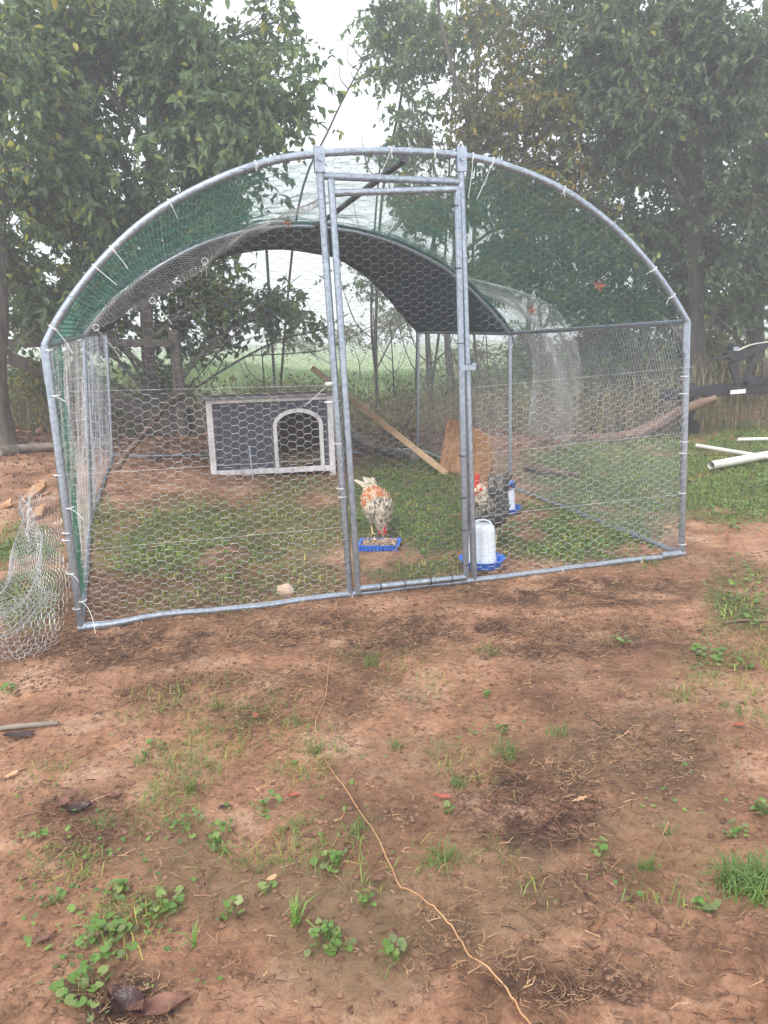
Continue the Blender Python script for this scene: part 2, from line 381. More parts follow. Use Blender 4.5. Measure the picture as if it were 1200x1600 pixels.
# haze: even air round the whole place
hz = MB(); box(hz, (0, 69, 5.5), (139, 0, 0), (0, 73.5, 0), (0, 0, 8.5))
hm = bpy.data.materials.new('pale mist'); hm.use_nodes = True; hn = hm.node_tree
hn.nodes.remove(hn.nodes['Principled BSDF']); pv = hn.nodes.new('ShaderNodeVolumePrincipled')
pv.inputs['Color'].default_value = (.93, .95, 1, 1); pv.inputs['Density'].default_value = .0105; pv.inputs['Anisotropy'].default_value = .2
hn.links.new(pv.outputs[0], hn.nodes['Material Output'].inputs['Volume'])
HZ = hz.build('haze', hm, kind='stuff')

# ------------------------------------------------------------------ the run
run = thing('chicken_run', 'walk-in chicken run of galvanised pipe hoops covered in wire netting, with a netted door', 'chicken run', (0.1, 3.5, 0))
FBL = at(128, 985, 3.137); FBR = at(1065, 868, 3.94)
MBL = at(143, 838, 5.02); MBR = at(797, 765, 5.94); BBL = at(176, 712, 7.25); BBR = at(652, 705, 8.09)
def arch(pts, A, B): return smooth_path([in_plane(x, y, A, B) for x, y in pts], 5)
FH = arch([(70, 540), (96, 490), (150, 418), (220, 350), (300, 299), (400, 258), (497, 240), (610, 236), (720, 243), (800, 262), (880, 297), (950, 347), (1003, 400), (1043, 452), (1074, 503)], FBL, FBR)
MH = arch([(131, 524), (170, 476), (235, 425), (305, 386), (370, 364), (435, 354), (495, 354), (560, 363), (620, 381), (680, 410), (725, 443), (765, 483), (797, 521)], MBL, MBR)
BH = arch([(166, 520), (205, 478), (262, 438), (320, 410), (380, 393), (440, 388), (500, 396), (530, 404), (575, 433), (605, 463), (635, 498), (654, 519)], BBL, BBR)
def pipe(name, P, r=.018, m=galv, parent=run, n=12, dents=True):
    mb = MB(); tube(mb, P, r, n); return mb.build(name, m, parent, smooth=True)
lerp = lambda a, b, t: np.asarray(a)+(np.asarray(b)-np.asarray(a))*t
def seg(a, b, k=6): return [lerp(a, b, t) for t in np.linspace(0, 1, k)]
for H_, hm_ in ((FH, galv), (MH, galv), (BH, None)): pipe('hoop', H_, .0158 if H_ is FH else .0145, hm_ or M('pipe with painted shade', (.07, .075, .08), (.14, .145, .15), rough=.5, metallic=.4))  # back hoop's darker colour paints in the shade under the tarpaulin
for a, b in ((FBL, FH[0]), (FBR, FH[-1]), (MBL, MH[0]), (MBR, MH[-1]), (BBL, BH[0]), (BBR, BH[-1])):
    pipe('post', seg(a-np.array([0, 0, .03]), b), .0168 if a is FBL or a is FBR else .0145)
lift = np.array([0, 0, .004])
for a, b, nm in ((FBL, FBR, 'base_rail'), (FBL, MBL, 'base_rail'), (MBL, BBL, 'base_rail'), (FBR, MBR, 'base_rail'), (MBR, BBR, 'base_rail'), (BBL, BBR, 'base_rail')):
    P = seg(a, b, 24); P = [np.array([p[0], p[1], max(float(gz(p[0], p[1])), p[2]-.02)+.010+.002*math.sin(i*.7)]) if nm == 'base_rail' else p for i, p in enumerate(P)]
    P[0] = a+np.array([0, 0, .02]); P[-1] = b+np.array([0, 0, .02]); pipe('base_rail', smooth_path(P, 2), .0165 if a is FBL and b is FBR else .0145)
for a, b in ((FH[0], MH[0]), (FH[-1], MH[-1]), (MH[0], BH[0]), (MH[-1], BH[-1])): pipe('eave_rail', seg(a, b), .0145)
fi = int(np.argmin(np.abs(FH[:, 0]-in_plane(625, 240, FBL, FBR)[0]))); mi_ = int(np.argmin(np.abs(MH[:, 0]-in_plane(492, 354, MBL, MBR)[0]))); bi = int(np.argmin(np.abs(BH[:, 0]-in_plane(440, 388, BBL, BBR)[0])))
dk = M('weathered dark pipe', (.06, .065, .07), (.12, .125, .13), rough=.5, metallic=.4)
pipe('ridge_pipe', seg(FH[fi]-np.array([0, 0, .03]), MH[mi_]-np.array([0, 0, .0])), .016, dk); pipe('ridge_pipe', seg(MH[mi_], BH[bi]), .015, dk)
# sleeves where the pipes join
up3 = np.array([0, 0, .02])
for p, d in [(FH[0]-np.array([0, 0, .10]), FH[0]-FBL), (FH[-1]-np.array([0, 0, .10]), FH[-1]-FBR), (MH[0], MH[2]-MH[0]), (MH[-1], MH[-3]-MH[-1]), (FBR+lift*3+(FBL-FBR)*.012, FBL-FBR), (FBL+lift*3+(FBR-FBL)*.012, FBR-FBL)]:
    d = d/np.linalg.norm(d); pipe('pipe_sleeve', [p-d*.05, p, p+d*.09], .0190)
fd = (FBR-FBL); fd[2] = 0; fd /= np.linalg.norm(fd); fn_ = np.array([fd[1], -fd[0], 0])     # along the front, and out of it
def ff(x, y, off=0): return in_plane(x, y, FBL, FBR)+fn_*off
# door frame posts
DL = pipe('door_post', seg(ff(548, 940), ff(498, 246)), .0160); DR = pipe('door_post', seg(ff(741, 916), ff(719, 244)), .0160)
pipe('door_header', seg(ff(503, 275), ff(718, 284)), .0155)
for x in (498, 719):                                       # flattened ends bolted to the hoop
    p = ff(x, 250, .012); mb = MB(); box(mb, p, fd*.022, fn_*.012, (0, 0, .05)); o = mb.build('bracket', galv, run)
    mb = MB(); tube(mb, [p, p+fn_*.025], .011, 6); mb.build('bolt', galv, run)
# the door
DM = MB(); dc = [ff(558, 918, .02), ff(726, 900, .02), ff(712, 297, .02), ff(517, 303, .02)]
tube(DM, seg(dc[0]-(dc[3]-dc[0])*.012, dc[3]+(dc[3]-dc[0])*.03), .0150, 12); door = DM.build('door', galv, run, smooth=True)
def dpart(name, mb, m, **k): return sub(mb, name, m, door, **k)
for a, b in ((dc[1], dc[2]), (dc[0], dc[1]), (dc[3], dc[2])):
    mb = MB(); tube(mb, seg(a, b), .0150, 12); dpart('door_rail', mb, galv, smooth=True)
mb = MB(); p = ff(727, 574, .035); box(mb, p, fd*.03, fn_*.012, (0, 0, .011)); tube(mb, [p+fd*.028-np.array([0, 0, .012]), p+fd*.028+np.array([0, 0, .02])], .012, 8); tube(mb, [p-fd*.028-np.array([0, 0, .014]), p-fd*.028+np.array([0, 0, .014])], .016, 8); dpart('latch', mb, galv)
# front wall coordinates: s along the front from FBL, height z
Wf = np.linalg.norm((FBR-FBL)[:2])
def fpt(s, z, off=.0, bow=0):
    s = np.asarray(s); z = np.asarray(z)
    P = FBL[None, :2]+fd[None, :2]*s[:, None]+fn_[None, :2]*(off+bow*np.sin(PI*np.clip(s/Wf, 0, 1)))[:, None] if np.ndim(off) or True else 0
    base = FBL[2]+(FBR[2]-FBL[2])*s/Wf
    return np.column_stack([P, z+base])
sF = (FH-FBL)@fd; zF = FH[:, 2]
def under_arch(s): return np.interp(s, sF, zF)
def s_at(x, y): return float((ff(x, y)-FBL)@fd)
def front_net(s0, s1, z0, z1, a, r, off, m, parent, name='wire_netting', wob=.012, archcap=True, stuff=False):
    def fn(u, v):
        s = s0+u; z = z0+v
        o = off+wob*(fbm(s*4+off*50, z*4, 2)-.5)*2
        return np.column_stack([FBL[0]+fd[0]*s+fn_[0]*o, FBL[1]+fd[1]*s+fn_[1]*o, z])
    mk = (lambda P: P[:, 2] < under_arch((P-FBL)@fd)+.01) if archcap else None
    mb = hexsheet(fn, s1-s0, z1-z0, a, r, mask=mk)
    if parent is door: return sub(mb, name, m, door)
    return mb.build(name, m, parent)
sl0, sl1, sr0, sr1 = .02, s_at(540, 800), s_at(738, 800), Wf-.02
# bright lower band of heavier netting with a straight selvedge wire on top; thin netting above
zl = float(in_plane(300, 608, FBL, FBR)[2]); zr = float(in_plane(900, 592, FBL, FBR)[2])
def low_band(s0, s1, ztop0, ztop1):
    n = 1.0
    def fn(u, v):
        s = s0+u; top = ztop0+(ztop1-ztop0)*u/(s1-s0); z = .03+v*(top-.03)
        o = .022+.012*(fbm(s*5, z*5, 2)-.5)*2
        return np.column_stack([FBL[0]+fd[0]*s+fn_[0]*o, FBL[1]+fd[1]*s+fn_[1]*o, z])
    H = (ztop0+ztop1)/2-.03
    mb = hexsheet(lambda u, v: fn(u, v/H), s1-s0, H, .0235, .00078, sq=.84, jit=.13)
    for q in (0, .33, .66, 1):
        u = np.linspace(0, s1-s0, 30); P = fn(u, np.full(30, q*1.0)); wires(mb, P[:-1], P[1:], .0011)
    return mb.build('wire_netting', wire_m, run)
low_band(sl0, sl1, float(in_plane(90, 612, FBL, FBR)[2]), float(in_plane(520, 602, FBL, FBR)[2]))
low_band(sr0, sr1, float(in_plane(738, 605, FBL, FBR)[2]), float(in_plane(1070, 573, FBL, FBR)[2]))
front_net(sl0, sl1-.02, zl-.05, 1.95, .0235, .00058, .02, wire_thin, run)
front_net(sr0, sr1, zr-.03, 1.95, .0235, .00058, .02, wire_thin, run)
front_net(s_at(505, 270), s_at(718, 270), float(in_plane(600, 280, FBL, FBR)[2]), 2.0, .0235, .0007, .02, wire_thin, run)
s0, s1 = s_at(545, 600), s_at(720, 600)
def dn(u, v):
    t = v/1.0; L_ = lerp(dc[0], dc[3], 0); a = np.asarray(dc[0])[None]*(1-t[:, None])+np.asarray(dc[3])[None]*t[:, None]; b = np.asarray(dc[1])[None]*(1-t[:, None])+np.asarray(dc[2])[None]*t[:, None]
    P = a+(b-a)*u[:, None]; return P+fn_[None]*(.02+.012*(fbm(P[:, 0]*5, P[:, 2]*5, 2)-.5)[:, None]*2)
dw = np.linalg.norm(dc[1]-dc[0]); dh = np.linalg.norm(dc[3]-dc[0])
sub(hexsheet(lambda u, v: dn(u/dw, v/dh), dw, dh, .0225, .00062), 'door_netting', wire_thin, door)

def loft(Ca, Cb, n=40):                         # surface between two polylines, by arc share
    def res(C):
        C = np.asarray(C); s = np.r_[0, np.cumsum(np.linalg.norm(np.diff(C, axis=0), axis=1))]; return C, s/s[-1], s[-1]
    A_, sa, la = res(Ca); B_, sb, lb = res(Cb)
    def fn(t, q):
        a = np.column_stack([np.interp(t, sa, A_[:, k]) for k in range(3)]); b = np.column_stack([np.interp(t, sb, B_[:, k]) for k in range(3)])
        return a+(b-a)*q[:, None]
    return fn, (la+lb)/2
# side walls, back wall, roof netting
def net_between(Ca, Cb, a, r, m, depth, bulge=0, name='wire_netting', parent=run, sagz=0, mask=None, q0=0, q1=1):
    f, L = loft(Ca, Cb); c = (np.mean(FH, 0)+np.mean(BH, 0))/2; c[2] = .6
    def fn(u, v):
        t = u/L; q = q0+(q1-q0)*v/depth; P = f(t, q)
        k = np.sin(PI*np.clip(q, 0, 1))
        d = P-c; d[:, 1] = 0; d /= np.linalg.norm(d, axis=1)[:, None]+1e-9
        P = P+d*(bulge*k)[:, None]+d*(.02*(fbm(P[:, 0]*4+P[:, 2]*3, P[:, 1]*4, 3)-.5)*2)[:, None]; P[:, 2] -= sagz*k; return P
    mb = hexsheet(fn, L, depth, a, r, mask=mask); return mb.build(name, m, parent)
G1 = net_between(FH+up3*.6, MH+up3*.6, .0150, .00066, green_m, 2.05, name='green_netting', sagz=.02)
hR = len(FH)//2
net_between(FH[hR+8:]+up3*1.1, MH[len(MH)//2+6:]+up3*1.1, .014, .0008, green_m, 2.05, name='green_netting', sagz=.0)
net_between([FBL, FH[0]], [MBL, MH[0]], .024, .0007, wire_m, 2.05, bulge=.03)
net_between([FBL+fd*-.015, FH[0]+fd*-.015], [lerp(FBL, MBL, .30), lerp(FH[0], MH[0], .34)], .017, .0008, green_m, .7, name='green_netting')
net_between([MBL, MH[0]], [BBL, BH[0]], .024, .0008, wire_dull, 2.2, bulge=.04)
net_between([FBR, FH[-1]], [MBR, MH[-1]], .02, .0008, wire_dull, 2.05, bulge=.03)
net_between([MBR, MH[-1]], [BBR, BH[-1]], .02, .0009, wire_m, 2.2, bulge=.03)
bd = BBR-BBL; LB = np.linalg.norm(bd); bu = bd/LB
bs = (BH-BBL)@bu
net_b = hexsheet(lambda u, v: BBL[None]+bu[None]*u[:, None]+np.column_stack([0*v, .02*(fbm(u*4, v*4, 2)-.5), v]), LB, 2.0, .023, .0008,
                 mask=lambda P: P[:, 2] < np.interp((P-BBL)@bu, bs, BH[:, 2]))
net_b.build('wire_netting', wire_thin, run)
# white selvedge of the folded netting drawn forward over the left shoulder
ua = [(122, 512), (165, 470), (215, 432), (270, 398), (330, 371), (390, 352), (440, 334), (497, 311)]
lb = [(134, 522), (180, 502), (230, 478), (285, 448), (330, 418), (365, 388), (420, 358), (497, 318)]
def nearmid(x, y, k): 
    a = in_plane(x, y, FBL, FBR); b = in_plane(x, y, MBL, MBR); return lerp(a, b, k)
UA = smooth_path([nearmid(x, y, k) for (x, y), k in zip(ua, np.linspace(.9, .25, len(ua)))], 4); LBc = smooth_path([nearmid(x, y, k) for (x, y), k in zip(lb, np.linspace(.92, .30, len(lb)))], 4)
f_, L_ = loft(UA, LBc)
for k, (mm, aa, rr) in enumerate(((wire_m, .019, .0008),)):
    mb = hexsheet(lambda u, v: f_(u/L_, np.clip(v/.45, 0, 1))+np.column_stack([0*u, .03*k+.05*np.sin(v*12+u*5), .006*np.sin(u*23+k)]), L_, .45, aa, rr, jit=.12)
    mb.build('folded_netting', mm, run)
# netting drawn loose over the tarpaulin and outward on the right side
oc = [(480, 346), (560, 352), (640, 373), (700, 402), (735, 428), (790, 447), (845, 470), (885, 505), (903, 560), (905, 625), (893, 700)]
OC = smooth_path([at(x, y, 6.0+.0*i) for i, (x, y) in enumerate(oc)], 4)
OC2 = smooth_path([at(x, y, 7.7) for x, y in [(430, 379), (500, 385), (560, 400), (610, 430), (680, 440), (740, 455), (790, 480), (825, 520), (835, 570), (830, 620), (820, 672)]], 4)
f2, L2 = loft(OC, OC2)
mb = hexsheet(lambda u, v: f2(u/L2, v/1.9)+np.column_stack([.02*np.sin(v*5+u*3), .03*np.sin(u*5+v*4), .012*np.sin(u*7+v*6)]), L2, 1.9, .0185, .0008, jit=.15)
mb.build('loose_netting', wire_m, run)
# tie wires and nylon ties
def zip_tie(p, ax, R, tail, m, parent=run, tl=.09, r=.0024):
    R = R*.86; tl = tl*rng.uniform(.45, .8)
    ax = np.asarray(ax, float); ax /= np.linalg.norm(ax); ref = np.array([0, 0, 1.]) if abs(ax[2]) < .9 else np.array([1., 0, 0])
    n = np.cross(ax, ref); n /= np.linalg.norm(n); b = np.cross(ax, n); a = np.linspace(0, 2*PI, 13)
    mb = MB(); tube(mb, [p+(n*math.cos(q)+b*math.sin(q))*R for q in a], r, 5)
    if tail is not None:
        t = np.asarray(tail, float); s_ = p+np.array([0, -1, 0])*R; cv = rng.normal(size=3)*.35; cv[2] -= .5; mb2 = [s_+t*k*tl+cv*k*k*tl*.8 for k in np.linspace(0, 1, 8)]
        tube(mb, mb2, r*.5, 4)
    return mb.build('zip_tie', m, parent)
vz = (0, 0, 1)
for x, y, tx, tz, L in [(75, 547, 1, .1, .02), (86, 618, 1, -.3, .13), (92, 742, 1, .05, .0), (105, 832, 1, 0, .0), (105, 843, 1, .1, 0), (108, 793, 1, -.15, .13), (121, 950, 1, 0, 0),
                     (128, 938, .8, -.1, .16), (112, 895, .9, -.15, .1), (1068, 615, -1, 0, .0), (1070, 588, 1, 0, 0), (1066, 770, -1, 0, 0), (1067, 708, -1, .1, 0), (1066, 850, -1, 0, 0), (1069, 690, -1, 0, 0)]:
    zip_tie(ff(x, y), vz, .022, (tx, -.2, tz) if L else None, tie_w, tl=L)
for x, y in [(528, 693), (532, 763), (535, 776), (515, 598), (514, 628)]: zip_tie(ff(x, y), vz, .021, None, tie_w)
zip_tie(ff(514, 600), vz, .021, (-.75, -.1, -.65), tie_w, tl=.22)
for i, (x, y, tx, tz, L) in enumerate([(180, 385, 1, -.9, .12), (276, 318, .7, -.8, .05), (400, 258, .1, -1, .05), (620, 238, -.3, -1, .14), (685, 240, .1, -1, .06), (737, 250, 0, -1, .17), (775, 256, -.35, -1, .22), (880, 300, -.2, -1, .04), (1017, 418, -.7, -.3, .06), (1045, 462, -.8, -.2, .08), (150, 420, 1, -.7, .12), (90, 512, 1, -.6, .15)]):
    k = int(np.argmin(np.linalg.norm(FH-ff(x, y), axis=1))); k = min(max(k, 1), len(FH)-2)
    zip_tie(FH[k], FH[k+1]-FH[k-1], .0215, (tx, -.1, tz), tie_w, tl=L)
for x, y, (tx, tz) in [(130, 590, (-1, .1)), (133, 655, (-1, .0)), (135, 698, (-1, .0)), (136, 716, (-1, -.3)), (130, 545, (.9, -.5))]:
    zip_tie(at(x, y, 5.05), vz, .02, (tx, 0, tz), tie_w, tl=.12)
zip_tie(at(150, 512, 4.4), (0, 1, 0), .02, (.8, 0, -.8), tie_w, tl=.2)
zip_tie(at(238, 470, 4.6), (0, 1, 0), .02, (.8, 0, -.7), tie_w, tl=.16); zip_tie(at(320, 408, 4.6), (0, 1, 0), .02, (.4, 0, -.8), tie_w, tl=.08)
zip_tie(at(850, 482, 6), (0, 1, 0), .03, (-.5, 0, -.9), tie_w, tl=.16)
for x, y in [(709, 323), (713, 420), (717, 536), (720, 711), (722, 776), (723, 826), (725, 880)]: zip_tie(ff(x, y, .02), vz, .0205, (-.9, -.3, .1) if y in (776, 323) else None, tie_b, tl=.03)
for t in (.2, .42, .66, .86): zip_tie(lerp(dc[0], dc[1], t), fd, .0205, None, tie_b)
for t in (.1, .27, .45, .8, .93): zip_tie(ff(128+(1065-128)*t, 985-117*t), fd, .021, (.2, -.5, -.5) if t > .3 else None, tie_w, tl=.05)

# tarpaulin over the back half
tf, TL = loft(MH, BH)
nu, nv = 60, 26; U, Vv = np.meshgrid(np.linspace(0, 1, nu), np.linspace(0, 1, nv))
P = tf(U.ravel(), Vv.ravel()); uu = U.ravel(); vv = Vv.ravel()
cen = np.array([np.mean(MH[:, 0]), 0, .8]); 
P[:, 2] += .026-.035*np.sin(PI*vv)*np.sin(PI*uu)+.010*np.sin(uu*31+vv*5)*np.sin(PI*vv)
P[:, 0] += (uu-.5)*.05; P[:, 1] += -.03*(vv < .01)+.05*(vv > .99); P[:, 2] -= .03*(vv > .99)
P[:, 2] -= .02*(uu < .02)+.02*(uu > .98)
ii = np.arange(nv-1)[:, None]*nu+np.arange(nu-1)[None, :]
mb = MB(); mb.add(P, np.stack([ii, ii+1, ii+nu+1, ii+nu], -1).reshape(-1, 4)); tarp = mb.build('tarpaulin', tarp_m, smooth=True)
sol = tarp.modifiers.new('thick', 'SOLIDIFY'); sol.thickness = .004
tag(tarp, 'dark grey tarpaulin arched over the back half of the chicken run', 'tarpaulin')

# heap of spare netting at the left front corner
def heap(u, v):
    # u around the length of the roll, v across; a slumped, flared sheet
    a = u; b = v
    return a, b
heapc = smooth_path([at(*q) for q in [(38, 778, 3.6), (45, 830, 3.55), (62, 880, 3.35), (40, 930, 3.2), (-10, 965, 3.1), (-70, 985, 3.05)]], 6)
heapd = smooth_path([at(*q) for q in [(92, 770, 3.6), (98, 830, 3.5), (112, 890, 3.25), (112, 955, 3.05), (88, 1010, 2.92), (20, 1037, 2.86)]], 6)
hf, HL = loft(heapc, heapd)
spare = MB()
hexsheet(lambda u, v: hf(u/HL, v/.55)+np.column_stack([.0*u, -.10*np.sin(PI*v/.55)+.03*np.sin(u*18+v*9), .05*np.sin(PI*v/.55)+.02*np.sin(v*25+u*6)]), HL, .55, .0185, .0009, jit=.16, mb=spare)
heape = smooth_path([at(*q) for q in [(38, 782, 3.5), (60, 850, 3.4), (72, 905, 3.2), (30, 955, 3.05), (-30, 1000, 2.95), (-80, 1015, 2.9)]], 6)
heapf = smooth_path([at(*q) for q in [(30, 780, 3.65), (30, 850, 3.7), (0, 890, 3.5), (-30, 905, 3.4), (-60, 930, 3.35), (-90, 950, 3.3)]], 6)
hf2, HL2 = loft(heape, heapf)
hexsheet(lambda u, v: hf2(u/HL2, v/.5)+np.column_stack([.02*np.sin(u*14), -.05*np.sin(PI*v/.5), .04*np.sin(u*10+v*12)]), HL2, .5, .018, .0009, jit=.2, mb=spare)
hf3, HL3 = loft(smooth_path([at(*q) for q in [(100, 930, 3.1), (40, 925, 3.05), (-20, 945, 3.0), (-80, 940, 3.0)]], 6), smooth_path([at(*q) for q in [(98, 985, 2.9), (60, 1036, 2.84), (0, 1020, 2.8), (-60, 1000, 2.8)]], 6))
hexsheet(lambda u, v: hf3(u/HL3, v/.3)+np.column_stack([0*u, -.04*np.sin(PI*v/.3), .05*np.sin(PI*v/.3)+.015*np.sin(u*20)]), HL3, .3, .018, .0009, jit=.15, mb=spare)
sp_o = spare.build('wire_netting_heap', wire_m, kind=None)
tag(sp_o, 'loose crumpled heap of galvanised wire netting slumped beside the left corner post', 'wire netting')

# ------------------------------------------------------------------ dog house
b0 = ground_pt(331, 741); b1 = ground_pt(517, 735)
hx = (b1-b0); hx[2] = 0; HW = np.linalg.norm(hx); hx = np.array([math.cos(.13), math.sin(.13), 0]); hy = np.array([-hx[1], hx[0], 0]); z0 = float(min(gz(b0[0], b0[1]), gz(b1[0], b1[1])))
dist = b0[1]; HH = 133*dist/1200*1.0
house = thing('dog_house', 'grey wooden dog house with whitewashed trim and arched doorway inside the run', 'dog house', tuple(b0))
paint_g = M('grey paint', (.070, .075, .098), (.115, .12, .15), rough=.75, scale=9, stretch=(9, 1, .6), bump=.3)
paint_w = M('worn whitewash', (.60, .57, .57), (.90, .88, .88), rough=.75, scale=25, stretch=(1, 1, .4), contrast=(.3, .55))
roof_m = M('grey roofing felt', (.17, .17, .18), (.30, .30, .31), rough=.9, scale=30)
dark_in = M('bare inner board', (.13, .10, .075), (.2, .15, .11), rough=.8)
def hp(x, y, z): return b0+hx*x+hy*y+np.array([0, 0, z0-b0[2]+z])
def hbox(name, x0, x1, y0, y1, z0_, z1, m, bev=.003):
    mb = MB(); bevbox(mb, hp((x0+x1)/2, (y0+y1)/2, (z0_+z1)/2), hx*(x1-x0)/2, hy*(y1-y0)/2, np.array([0, 0, (z1-z0_)/2]), bev); return mb.build(name, m, house)
dep = .62; zb = .055; dx0, dx1 = HW*.545, HW*.885; ztop = HH*.955
darch = HH*.60; dcx = (dx0+dx1)/2; dr = (dx1-dx0)/2; spring = HH*.62
def arcpts(rx, n=16): return [(dcx-math.cos(t)*rx, spring+math.sin(t)*rx*.62) for t in np.linspace(0, PI, n)]
# front panel with arched opening
mb = MB(); ar = arcpts(dr)
fr = [(dx0, zb+.03)]+ar+[(dx1, zb+.03)]
for yy, sgn in ((.012, 1), (.028, -1)):
    q = []
    V = []; F = []
    def quad(a, b, c, d):
        k = len(V); V.extend([hp(a[0], yy, a[1]), hp(b[0], yy, b[1]), hp(c[0], yy, c[1]), hp(d[0], yy, d[1])]); F.append([k, k+1, k+2, k+3])
    quad((.02, zb), (dx0, zb), (dx0, ztop), (.02, ztop)); quad((dx1, zb), (HW-.02, zb), (HW-.02, ztop), (dx1, ztop))
    for a, b in zip(ar[:-1], ar[1:]): quad(a, b, (b[0], ztop), (a[0], ztop))
    mb.add(V, F)
for a, b in zip(fr[:-1], fr[1:]):
    V = [hp(a[0], .012, a[1]), hp(b[0], .012, b[1]), hp(b[0], .028, b[1]), hp(a[0], .028, a[1])]; mb.add(V, [[0, 1, 2, 3]])
mb.build('front_panel', paint_g, house)
# grooves between the boards, as thin battens
hbox('side_panel', .02, .035, .02, dep, zb, ztop, paint_g); hbox('side_panel', HW-.035, HW-.02, .02, dep, zb, ztop, paint_g)
hbox('back_panel', .036, HW-.036, dep-.015, dep, zb, ztop, dark_in); hbox('floor_board', .036, HW-.036, .032, dep-.016, zb-.01, zb+.02, dark_in)
for x0_ in (-.005, HW-.045):
    hbox('corner_trim', x0_, x0_+.05, -.012, .012, -.02, ztop, paint_w); hbox('corner_trim', x0_, x0_+.05, dep, dep+.02, -.02, ztop-.02, paint_w)
hbox('bottom_trim', .046, HW-.046, -.010, .011, zb-.012, zb+.035, paint_w); hbox('top_trim', .046, HW-.046, -.006, .011, ztop-.03, ztop, paint_w)
mb = MB(); wd = .034                                     # arched door trim
ap = [(dx0, zb+.036)]+arcpts(dr)+[(dx1, zb+.036)]; ao = [(dx0-wd, zb+.036)]+[(dcx-math.cos(t)*(dr+wd), spring+math.sin(t)*(dr*.62+wd)) for t in np.linspace(0, PI, 16)]+[(dx1+wd, zb+.036)]
for (a, b, c, d) in zip(ap[:-1], ap[1:], ao[1:], ao[:-1]):
    V = [hp(p[0], -.008, p[1]) for p in (a, b, c, d)]+[hp(p[0], .0115, p[1]) for p in (a, b, c, d)]
    mb.add(V, [[0, 1, 2, 3], [7, 6, 5, 4], [0, 4, 5, 1], [2, 6, 7, 3]])
mb.build('door_trim', paint_w, house)
mb = MB(); k0, k1 = hp(-.06, -.06, ztop+.004), hp(HW+.04, -.06, ztop+.004); k2, k3 = hp(HW+.04, dep+.06, ztop-.06), hp(-.06, dep+.06, ztop-.06)
t_ = np.array([0, 0, .028]); mb.add([k0, k1, k2, k3, k0+t_, k1+t_, k2+t_, k3+t_], [[0, 3, 2, 1], [4, 5, 6, 7], [0, 1, 5, 4], [1, 2, 6, 5], [2, 3, 7, 6], [3, 0, 4, 7]]); mb.build('roof', roof_m, house)
hbox('roof_trim', -.062, HW+.042, -.078, -.061, ztop+.004, ztop+.030, roof_m)
mb = MB(); n = 700; q = np.array([hp(*v) for v in np.column_stack([rng.uniform(.06, HW-.06, n), rng.uniform(.05, dep-.05, n), rng.uniform(.03, .13, n)+zb-.02])]); d = rng.normal(size=(n, 3))*[.05, .05, .012]
wires(mb, q-d/2, q+d/2, .004, rnd=np.repeat(rng.random(n), 6)); mb.build('straw_bedding', M('fresh straw', (.42, .30, .18), (.60, .46, .30), rough=.8, scale=14), house, attr=True, kind='stuff')
# thin galvanised rod leaning on its front
mb = MB(); tube(mb, seg(hp(HW*.335, -.16, -.02), hp(HW*.315, -.035, .30)), .006, 6); o = mb.build('metal_stake', galv); tag(o, 'thin metal stake leaning against the front of the grey dog house', 'stake')

# ------------------------------------------------------------------ plywood, pole, log, rock, feeders
ply = M('plywood sheet', (.27, .13, .06), (.44, .25, .13), rough=.75, scale=5, stretch=(7, 7, .8), bump=.15)
A0, A1, A2, A3 = at(685, 742, 6.75), at(755, 775, 6.2), at(779, 686, 6.3), at(700, 652, 6.95)
def slab(name, pts, th, m, parent=None):
    pts = [np.asarray(p, float) for p in pts]; n = np.cross(pts[1]-pts[0], pts[-1]-pts[0]); n /= np.linalg.norm(n); k = len(pts)
    V = [p-n*th/2 for p in pts]+[p+n*th/2 for p in pts]; mb = MB(); mb.add(V, [list(range(k))[::-1], [k+i for i in range(k)]]); mb.add(V, [[i, (i+1) % k, k+(i+1) % k, k+i] for i in range(k)]); return mb.build(name, m, parent)
o = slab('plywood_board', [A0, at(720, 745, 6.6), A1, A2, at(745, 670, 6.6), A3], .014, ply); tag(o, 'brown plywood board propped on edge at the back of the run', 'plywood board')
tim = M('new timber', (.40, .25, .14), (.58, .40, .25), rough=.7, scale=8, stretch=(1, 1, 1))
o = plank('timber_pole', at(488, 575, 7.6), G(699, 741), .055, .04, tim); tag(o, 'long pale timber batten leaning diagonally inside the run behind the door', 'timber')
def log(name, pts, rad, m, label, cat='log', n=10, rough=.15, group=None, parent=None):
    P = smooth_path(pts, 6); k = len(P); R = np.interp(np.linspace(0, 1, k), np.linspace(0, 1, len(rad)), rad)*(1+rough*(rng.random(k)-.5))
    mb = MB(); tube(mb, P, R, n)
    V = mb.V[0]; V += (rng.random(V.shape)-.5)*np.mean(rad)*rough*.8
    o = mb.build(name, m, parent, smooth=True)
    if parent is None: tag(o, label, cat, group)
    return o
greybark = M('grey log bark', (.12, .10, .085), (.28, .24, .20), rough=.9, scale=15, stretch=(.4, 1, 1), bump=.8, bscale=24)
redwood = M('split red wood', (.10, .065, .048), (.22, .145, .105), rough=.85, scale=9, stretch=(.3, 1, 1), bump=.6, bscale=20)
def GP(x, y, dz=0): p = G(x, y); p[2] += dz; return p
log('fallen_log', [at(533, 665, 8.3), at(560, 690, 8.0), at(600, 706, 7.85), GP(648, 722, .05)], [.07, .075, .06, .05], greybark, 'grey fallen log lying along the back rail behind the dog house')
log('branch', [at(645, 640, 8.6), at(640, 655, 8.6), GP(630, 672, 0)], [.012, .015, .02], greybark, 'short bare broken stub standing in the brush behind the fallen log', 'branch', n=6)
